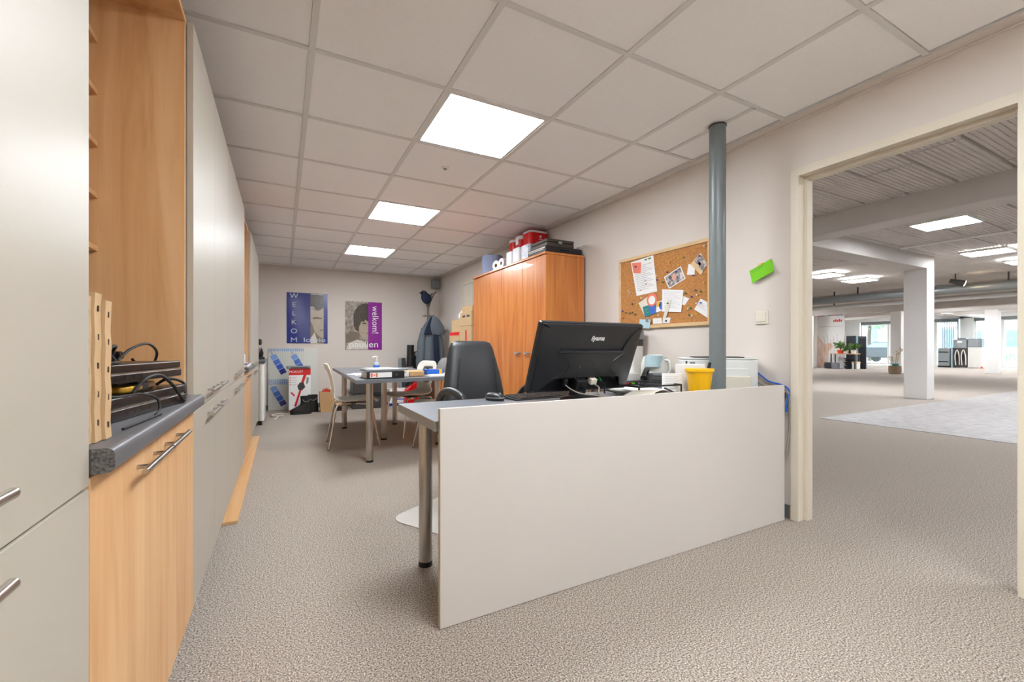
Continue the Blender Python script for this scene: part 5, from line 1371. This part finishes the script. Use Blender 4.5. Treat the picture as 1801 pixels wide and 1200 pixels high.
def quad(P, u0, v0, u1, v1): return [bil(P, u0, v0), bil(P, u1, v0), bil(P, u1, v1), bil(P, u0, v1)]
def lines(P, v0, v1, n, u0=.1, u1=.9):
    return [('text_line', quad(P, u0, v0 + (v1 - v0) * k / n, u1 - .25 * ((k * 5) % 3) / 2, v0 + (v1 - v0) * k / n + .014), 'ink') for k in range(n)]
P = [(2.739, 1.701), (2.492, 1.717), (2.45, 1.426), (2.673, 1.413)]
note('letter', 'tall white printed letter pinned at the upper left of the cork board', 'letter', P, 'paper', .001, parts=lines(P, .18, .9, 14) + [('stamp', quad(P, .62, .04, .72, .08), 'teal'), ('stamp', quad(P, .78, .04, .9, .08), 'teal'), ('red_mark', quad(P, .5, .62, .56, .64), 'pinred'), ('red_mark', quad(P, .5, .72, .57, .74), 'pinred'), ('red_mark', quad(P, .2, .86, .28, .88), 'pinred')])
note('sticky_note', 'salmon pink sticky note on the tall white letter', 'sticky note', [(2.725, 1.693), (2.62, 1.681), (2.625, 1.595), (2.706, 1.605)], 'salmon', .0035)
P = [(2.384, 1.527), (2.225, 1.585), (2.181, 1.488), (2.334, 1.432)]
note('snapshot', 'tilted colour snapshot of a person in the middle of the cork board', 'photo', P, 'paper', .001, parts=[('picture', quad(P, .05, .07, .95, .93), 'photo')])
fc = bil(P, .5, .42)
build('printed_face', MB().prism([(fc[0] + .020 * math.cos(a), fc[1] + .028 * math.sin(a)) for a in [k * PI / 8 for k in range(16)]], XC - .0028, XC - .0032, axis='x'), 'skin', bpy.data.objects['snapshot'])
P = [(2.156, 1.59), (2.102, 1.567), (2.105, 1.504), (2.171, 1.514)]
note('note', 'small blank white note tucked beside the tilted red snapshot', 'note', P, 'paper', .001)
P = [(2.054, 1.652), (1.998, 1.563), (2.05, 1.493), (2.138, 1.584)]
note('snapshot', 'diamond tilted snapshot with a red patch at the right of the cork board', 'photo', P, 'pine', .003, parts=[('picture', quad(P, .02, .05, .98, .68), 'photo'), ('red_patch', quad(P, .35, .4, .6, .6), 'redink')])
P = [(2.652, 1.352), (2.547, 1.396), (2.458, 1.335), (2.583, 1.239)]
note('leaflet', 'cream leaflet behind the round sticker at the lower left of the board', 'leaflet', P, 'offwhite', .001)
P = [(2.604, 1.317), (2.477, 1.336), (2.448, 1.26), (2.578, 1.231)]
note('leaflet', 'green and blue leaflet at the lower left of the cork board', 'leaflet', P, 'teal', .003, parts=lines(P, .35, .75, 3, .15, .5) + [('blue_half', quad(P, .5, .02, .98, .98), 'b2')])
P = [(2.502 + .055 * math.cos(a), 1.365 + .052 * math.sin(a)) for a in [k * PI / 10 for k in range(20)]]
P2 = [(2.502 + .036 * math.cos(a), 1.362 + .034 * math.sin(a)) for a in [k * PI / 10 for k in range(20)]]
note('round_sticker', 'round orange rimmed card above the green leaflet', 'card', P, 'salmon', .0047, parts=[('centre', P2, 'paper')])
P = [(2.452, 1.345), (2.373, 1.352), (2.373, 1.275), (2.46, 1.262)]
note('leaflet', 'small orange and blue leaflet left of the big white sheet', 'leaflet', P, 'paper', .0045, parts=[('orange_patch', quad(P, .05, .05, .5, .5), 'yellow'), ('blue_disc', [(2.402 + .026 * math.cos(a), 1.310 + .032 * math.sin(a)) for a in [k * PI / 8 for k in range(16)]], 'b2')])
P = [(2.396, 1.435), (2.196, 1.407), (2.217, 1.247), (2.396, 1.264)]
note('notice', 'large squarish white typed sheet at the bottom middle of the board', 'notice', P, 'paper', .007, parts=lines(P, .1, .9, 9))
note('note', 'white note peeking out right of the large typed sheet', 'note', [(2.23, 1.376), (2.15, 1.341), (2.187, 1.296), (2.23, 1.306)], 'paper', .001)
note('paper_strip', 'narrow cream paper strip hanging over the large typed sheet', 'paper strip', [(2.34, 1.346), (2.3, 1.342), (2.359, 1.21), (2.387, 1.212)], 'offwhite', .0095)
P = [(2.625, 1.218), (2.507, 1.208), (2.522, 1.137), (2.639, 1.15)]
note('note', 'pale blue note overlapping the lower frame of the cork board', 'note', P, 'paleblue', .0125, parts=lines(P, .7, .85, 2))
note('snapshot', 'tiny dark photo on top of the pale blue note', 'photo', [(2.552, 1.229), (2.52, 1.22), (2.527, 1.187), (2.56, 1.192)], 'photo', .0155)
P = [(2.494, 1.217), (2.405, 1.217), (2.401, 1.173), (2.492, 1.174)]
note('business_card', 'white card right of the pale blue note', 'card', P, 'paper', .0025, parts=lines(P, .5, .8, 2))
P = [(2.391, 1.216), (2.318, 1.215), (2.327, 1.173), (2.396, 1.175)]
note('business_card', 'white card with a dark figure below the cream strip', 'card', P, 'paper', .0025, parts=[('figure', quad(P, .35, .4, .6, .75), 'darkink')])
P = [(2.054, 1.331), (2.0, 1.302), (1.998, 1.192), (2.108, 1.259)]
note('note', 'tilted white note at the lower right of the board beside the pole', 'note', P, 'paper', .001, parts=lines(P, .35, .7, 4))
PINS = {'pinyellow': [(2.324, 1.633), (2.237, 1.646), (2.241, 1.596), (2.023, 1.438), (2.083, 1.227), (2.662, 1.341)],
  'pinwhite': [(2.018, 1.692), (2.453, 1.545), (2.764, 1.464), (2.748, 1.444), (2.078, 1.36), (2.083, 1.301), (2.153, 1.268), (2.12, 1.214), (2.434, 1.239), (2.615, 1.39)],
  'pinblue': [(2.345, 1.559), (2.445, 1.514), (2.09, 1.394), (2.124, 1.35), (2.715, 1.351), (2.109, 1.501), (2.745, 1.275), (2.831, 1.299)],
  'pingreen': [(2.194, 1.643), (2.385, 1.489), (2.175, 1.381), (2.045, 1.379), (2.133, 1.271), (2.144, 1.22), (2.717, 1.281), (2.682, 1.261), (2.793, 1.284)],
  'pinred': [(2.825, 1.24)]}
PINP = {'pinyellow': [(2.53, 1.695, .003)], 'pinblue': [(2.675, 1.655, .006), (2.262, 1.552, .003), (2.054, 1.628, .006), (2.045, 1.30, .003)], 'pingreen': [(2.33, 1.322, .0115)]}
def pinmesh(y, z, x):
    return MB().cyl((x, y, z), (x - .004, y, z), .0035, n=10).cyl((x - .004, y, z), (x - .010, y, z - .0005), .0035, .0055, n=10).cyl((x - .010, y, z - .0005), (x - .013, y, z - .0008), .006, n=10)
for m_, L_ in PINS.items():
    col = m_[3:]
    pr = None
    ORD = ['topmost', 'second highest', 'third highest', 'fourth highest', 'fifth highest', 'sixth highest', 'seventh highest', 'eighth highest', 'ninth highest', 'lowest']
    for i, (y, z) in enumerate(sorted(L_, key=lambda p: -p[1])):
        lab = '%s push pin in bare cork, %s of the %s ones' % (col, ORD[i] if i < len(L_) - 1 else 'lowest', col) if len(L_) > 1 else 'single %s push pin at the left of the cork board' % col
        if pr is None:
            pr = tag(build('push_pin', pinmesh(y, z, XC), m_, smooth=True), lab, 'push pin', '%s pins on the cork board' % col)
            off = pr.location - Vector((0, y, z))
        else:
            c2 = pr.copy(); COL.objects.link(c2); c2.location = Vector((0, y, z)) + off; c2['label'] = lab
for m_, L_ in PINP.items():
    col = m_[3:]
    for i, (y, z, d) in enumerate(L_):
        tag(build('push_pin', pinmesh(y, z, XC - d), m_, smooth=True), '%s push pin holding the %s' % (col, {'pinyellow': ['tall white letter'], 'pinblue': ['salmon pink note', 'tilted snapshot in the middle of the board', 'diamond tilted snapshot', 'tilted white note beside the pole'], 'pingreen': ['narrow cream paper strip']}[m_][i]), 'push pin', '%s pins through papers' % col)
GP = [(1.703, 1.468), (1.563, 1.522), (1.534, 1.44), (1.671, 1.386)]
t = thing('lime_note', 'lime green handwritten note pinned to the wall above the light switch', 'note', (XW, 1.62, 1.386))
gv = []
build('sheet', MB().shell(lambda u, v: (XW - .006 - .022 * v * v, bil(GP, u, v)[0], bil(GP, u, v)[1]), 10, 8, .0008), 'green', t, smooth=True)
def gq(u, v): b = bil(GP, u, v); return Vector((XW - .0072 - .022 * v * v, b[0], b[1]))
for k, (u0, v0, n_) in enumerate(((.06, .10, 9), (.12, .24, 8))):
    for i in range(n_):
        a, b = gq(u0 + i * .06, v0 + .02 * math.sin(i * 2.3)), gq(u0 + i * .06 + .04, v0 - .03 * math.cos(i * 1.7))
        build('handwriting', MB().tube([a, (a + b) / 2 + Vector((0, 0, .003)), b], .0006, 5, k=3), 'darkink', t)
tag(build('yellow_slip', MB().box(XW - .003, 1.625, 1.488, XW - .0015, 1.650, 1.507), 'pine'), 'tiny pale yellow slip showing behind the lime green note', 'note')
tag(build('push_pin', MB().cyl((XW - .0068, 1.616, 1.500), (XW - .017, 1.616, 1.500), .005, .006, n=10), 'pinyellow', smooth=True), 'orange yellow pin through the lime green note', 'push pin')
t = thing('light_switch', 'cream light switch plate on the wall beside the door opening', 'light switch', (XW, 1.623, 1.131))
build('plate', MB().box(XW - .010, 1.583, 1.131, XW - .0003, 1.664, 1.214), 'offwhite', t, bev=.004)
build('rocker', MB().box(XW - .014, 1.594, 1.146, XW - .0102, 1.653, 1.200), 'offwhite', t, bev=.003)

# ------------------------------------------------------------------ far showroom things
t = thing('planter_basket', 'woven basket with dry branches by the middle showroom column', 'basket', (20.05, 7.52, 0))
build('basket', MB().lathe([(.001, .0), (.17, .0), (.19, .1), (.185, .30), (.165, .30), (.165, .05), (.001, .05)], (20.05, 7.52, .001), n=24), 'basket', t, smooth=True)
for k, (dx, dy, hh) in enumerate(((.05, -.12, .92), (.0, .14, .62), (.08, -.02, .78), (-.05, .05, .55))):
    st = build('stem', MB().tube([(20.05, 7.52, .06), (20.05 + dx * .4, 7.52 + dy * .5, hh * .5), (20.05 + dx, 7.52 + dy * 1.3, hh)], .011, 6), 'twig', t, smooth=True)
    build('flower_head', leafball([(20.05 + dx, 7.52 + dy * 1.3, hh, .09)], 26, .03, 40 + k), 'twig', st)
build('teal_pot', MB().lathe([(.001, .27), (.09, .27), (.10, .38), (.001, .38)], (20.03, 7.50, 0), n=14), 'teal', t, smooth=True)
tb = thing('plant_table', 'small wooden plant table far in the showroom', 'table', (23.0, 10.45, 0))
build('top', MB().box(22.75, 9.95, .67, 23.2, 11.0, .70), 'beechflat', tb, bev=.004)
for x in (22.8, 23.15):
    for y in (10.0, 10.95): build('leg', MB().box(x - .02, y - .02, 0, x + .02, y + .02, .6695), 'darkgrey', tb)
def potted(label, y, m, h, seed, sp, pr_=.11):
    t = thing('potted_plant', label, 'plant', (22.92, y, .701))
    build('pot', MB().lathe([(.001, 0), (pr_ * .75, 0), (pr_, .17), (pr_ * .9, .17), (pr_ * .85, .14), (.001, .14)], (22.92, y, .701), n=18), m, t, smooth=True)
    rnd = random.Random(seed)
    for k in range(9):
        a = rnd.uniform(0, 2 * PI); r_ = rnd.uniform(.4, 1) * sp
        p1 = Vector((22.92 + r_ * .4 * math.cos(a), y + r_ * math.sin(a), .84 + h * rnd.uniform(.5, 1)))
        s_ = build('stem', MB().tube([(22.92, y, .84), (22.92 + .1 * math.cos(a) * r_, y + .3 * r_ * math.sin(a), .84 + h * .4), p1], .006, 5, k=4), 'leaf', t, smooth=True)
        build('leaf', leafball([(p1.x, p1.y, p1.z - .03, .10)], 16, .06, seed * 31 + k), 'leaf', s_)
potted('green plant in an orange pot on the far plant table', 10.62, 'pot', .38, 5, .22, .13)
potted('low green plant in a pale pot at the right of the plant table', 10.10, 'offwhite', .30, 6, .26)
potted('tiny pale plant pot between the two green plants', 10.36, 'white', .12, 8, .08, .07)
t = thing('bowl_stack', 'stack of dark bowls on the floor under the plant table', 'bowls', (22.95, 10.35, 0))
for k in range(6):
    build('bowl', MB().lathe([(.001, 0), (.10, 0), (.17 + .01 * (k % 2), .07), (.15, .07), (.001, .03)], (22.95 + .01 * (k % 3), 10.33 + .012 * (k % 2), .001 + k * .085), n=18), 'slate', t, smooth=True)
for i, (y, r_, lab, m_) in enumerate(((10.95, .20, 'round dark pot on the floor left of the bowl stack', 'slate'), (10.68, .17, 'mid grey pot on the floor between dark pot and bowl stack', 'greyplastic'))):
    t = thing('floor_pot', lab, 'pot', (22.7, y, 0))
    build('pot', MB().lathe([(.001, 0), (r_ * .8, 0), (r_, .12), (r_ * .9, .26), (r_ * .75, .26), (r_ * .7, .2), (.001, .2)], (22.6, y, .001), n=18), m_, t, smooth=True)
    build('rim', MB().lathe([(r_ * .74, .255), (r_ * .95, .255), (r_ * .95, .28), (r_ * .74, .28), (r_ * .74, .255)], (22.6, y, .001), n=18), m_, t, smooth=True)
t = thing('white_crate', 'white box with an orange lid on the floor right of the bowl stack', 'box', (22.9, 10.06, 0))
build('box', MB().box(22.82, 9.92, .001, 23.1, 10.12, .27), 'white', t, bev=.006)
build('lid', MB().box(22.81, 9.91, .2705, 23.11, 10.13, .33), 'pine', t, bev=.004)
t = thing('display_wall', 'printed display wall with a colour strip and red lettering at the top', 'display wall', (23.35, 11.1, 0))
build('panel', MB().box(23.3, 10.66, .001, 23.38, 11.80, 2.56), 'hallwall', t)
build('wood_print', MB().prism([(11.80, .01), (11.35, .01), (11.30, .8), (11.10, 1.0), (11.2, 1.2), (11.5, 1.15), (11.80, 1.6)], 23.2985, 23.2995, axis='x'), 'peach', t)
for k, c_ in enumerate(('redink', 'b3', 'paleblue', 'pingreen', 'redink', 'b3', 'b4')):
    y1_ = 11.80 - k * .16
    build('colour_strip', MB().box(23.298, y1_ - .16, 2.50, 23.2995, y1_, 2.555), c_, t)
for k in range(5): build('red_mark', MB().box(23.297, 10.74 + k * .075, 2.20, 23.2995, 10.795 + k * .075, 2.20 + .10 + .03 * (k % 2)), 'redink', t)
build('rail', MB().box(23.297, 10.68, 1.98, 23.2995, 11.7, 2.0), 'rib', t)
for k in range(7):
    build('printed_branch', MB().tube([(23.298, 11.62 - k * .13, .3 + .1 * (k % 3)), (23.298, 11.58 - k * .13, .9 + .12 * (k % 2)), (23.298, 11.64 - k * .14, 1.35 + .15 * (k % 3))], .008, 5, k=3), 'ink' if k % 2 else 'twig', t)
t = thing('slate_display', 'pair of dark upright sample panels behind the plant table', 'display', (23.5, 10.2, 0))
build('panel', MB().box(23.42, 10.24, .001, 23.5, 10.62, 1.52), 'slate', t, bev=.005)
build('panel', MB().box(23.42, 9.84, .001, 23.5, 10.14, 1.50), 'slate', t, bev=.005)
build('blue_edge', MB().box(23.44, 10.15, .001, 23.5, 10.23, 1.50), 'paleblue', t)
for k in range(4): build('stud', MB().cyl((23.417, 9.90 + k * .06, 1.42), (23.42, 9.90 + k * .06, 1.42), .012, n=8), 'white', t)
build('crossbar', MB().box(23.501, 9.84, .7, 23.53, 10.62, .76), 'darkgrey', t)
# appliances by the shop window
AX = 28.9
t = thing('dishwasher', 'steel dishwasher seen from the back, left of the appliances', 'dishwasher', (AX + .3, 8.9, 0))
build('tub', MB().box(AX, 8.70, .06, AX + .55, 9.13, .93), 'steelgrey', t, bev=.03)
for z in (.25, .72): build('bracket', MB().box(AX - .012, 8.74, z, AX - .0005, 9.09, z + .06), 'black', t)
build('base', MB().box(AX, 8.70, .0, AX + .55, 9.13, .0595), 'black', t)
build('lid', MB().box(AX - .02, 8.69, .931, AX + .57, 9.14, .96), 'white', t, bev=.006)
tag(build('spare_door', MB().box(AX + .05, 8.60, .001, AX + .5, 8.66, .97), 'paleblue', bev=.004), 'narrow pale blue door leaf standing between the appliances', 'door leaf')
t = thing('washing_machine', 'washing machine turned backwards with looping pale hoses', 'washing machine', (AX + .3, 8.3, 0))
build('casing', MB().box(AX, 8.08, .03, AX + .58, 8.56, .95), 'darkgrey', t, bev=.01)
build('rear_plate', MB().cyl((AX - .012, 8.32, .48), (AX - .0005, 8.32, .48), .21, n=28), 'black', t)
for y in (8.20, 8.42):
    build('hose', MB().tube([(AX - .03, y - .08, .14), (AX - .04, y - .07, .6), (AX - .04, y, .86), (AX - .04, y + .07, .6), (AX - .03, y + .05, .12)], .02, 8), 'offwhite', t, smooth=True)
for x in (AX + .05, AX + .53):
    for y in (8.12, 8.52): build('foot', MB().cyl((x, y, 0), (x, y, .0295), .025, n=10), 'black', t)
t = thing('white_appliance', 'plain white appliance to the right of the backwards washing machine', 'appliance', (AX + .3, 7.82, 0))
build('casing', MB().box(AX, 7.58, .02, AX + .58, 8.06, .95), 'white', t, bev=.008)
build('top', MB().box(AX - .01, 7.575, .951, AX + .59, 8.065, .985), 'white', t, bev=.004)
build('base', MB().box(AX + .02, 7.6, 0, AX + .56, 8.04, .0195), 'black', t)
t = thing('built_in_oven', 'grey oven lying on the backwards washing machine', 'oven', (AX + .3, 8.33, .951))
build('casing', MB().box(AX, 8.10, .952, AX + .5, 8.56, 1.36), 'steelgrey', t, bev=.015)
build('label', MB().box(AX - .002, 8.25, 1.2, AX - .0005, 8.42, 1.30), 'paper', t)
build('flue', MB().box(AX + .1, 8.15, 1.3605, AX + .4, 8.45, 1.44), 'greyplastic', t, bev=.02)
t = thing('microwave', 'pale microwave back on top of the white appliance', 'microwave', (AX + .3, 7.84, .986))
build('casing', MB().box(AX, 7.62, .987, AX + .4, 8.07, 1.40), 'greyplastic', t, bev=.01)
build('rear_panel', MB().box(AX - .012, 7.70, 1.02, AX - .0005, 8.04, 1.37), 'steelgrey', t, bev=.004)
build('dark_side', MB().box(AX + .01, 7.60, .99, AX + .39, 7.6195, 1.39), 'slate', t)
tag(build('traffic_cone', MB().lathe([(.001, .10), (.012, .10), (.05, .012), (.07, .012), (.07, 0), (.001, 0)], (AX - .1, 7.56, .001), n=14), 'redink', smooth=True), 'tiny red cone on the floor by the white appliance', 'cone')
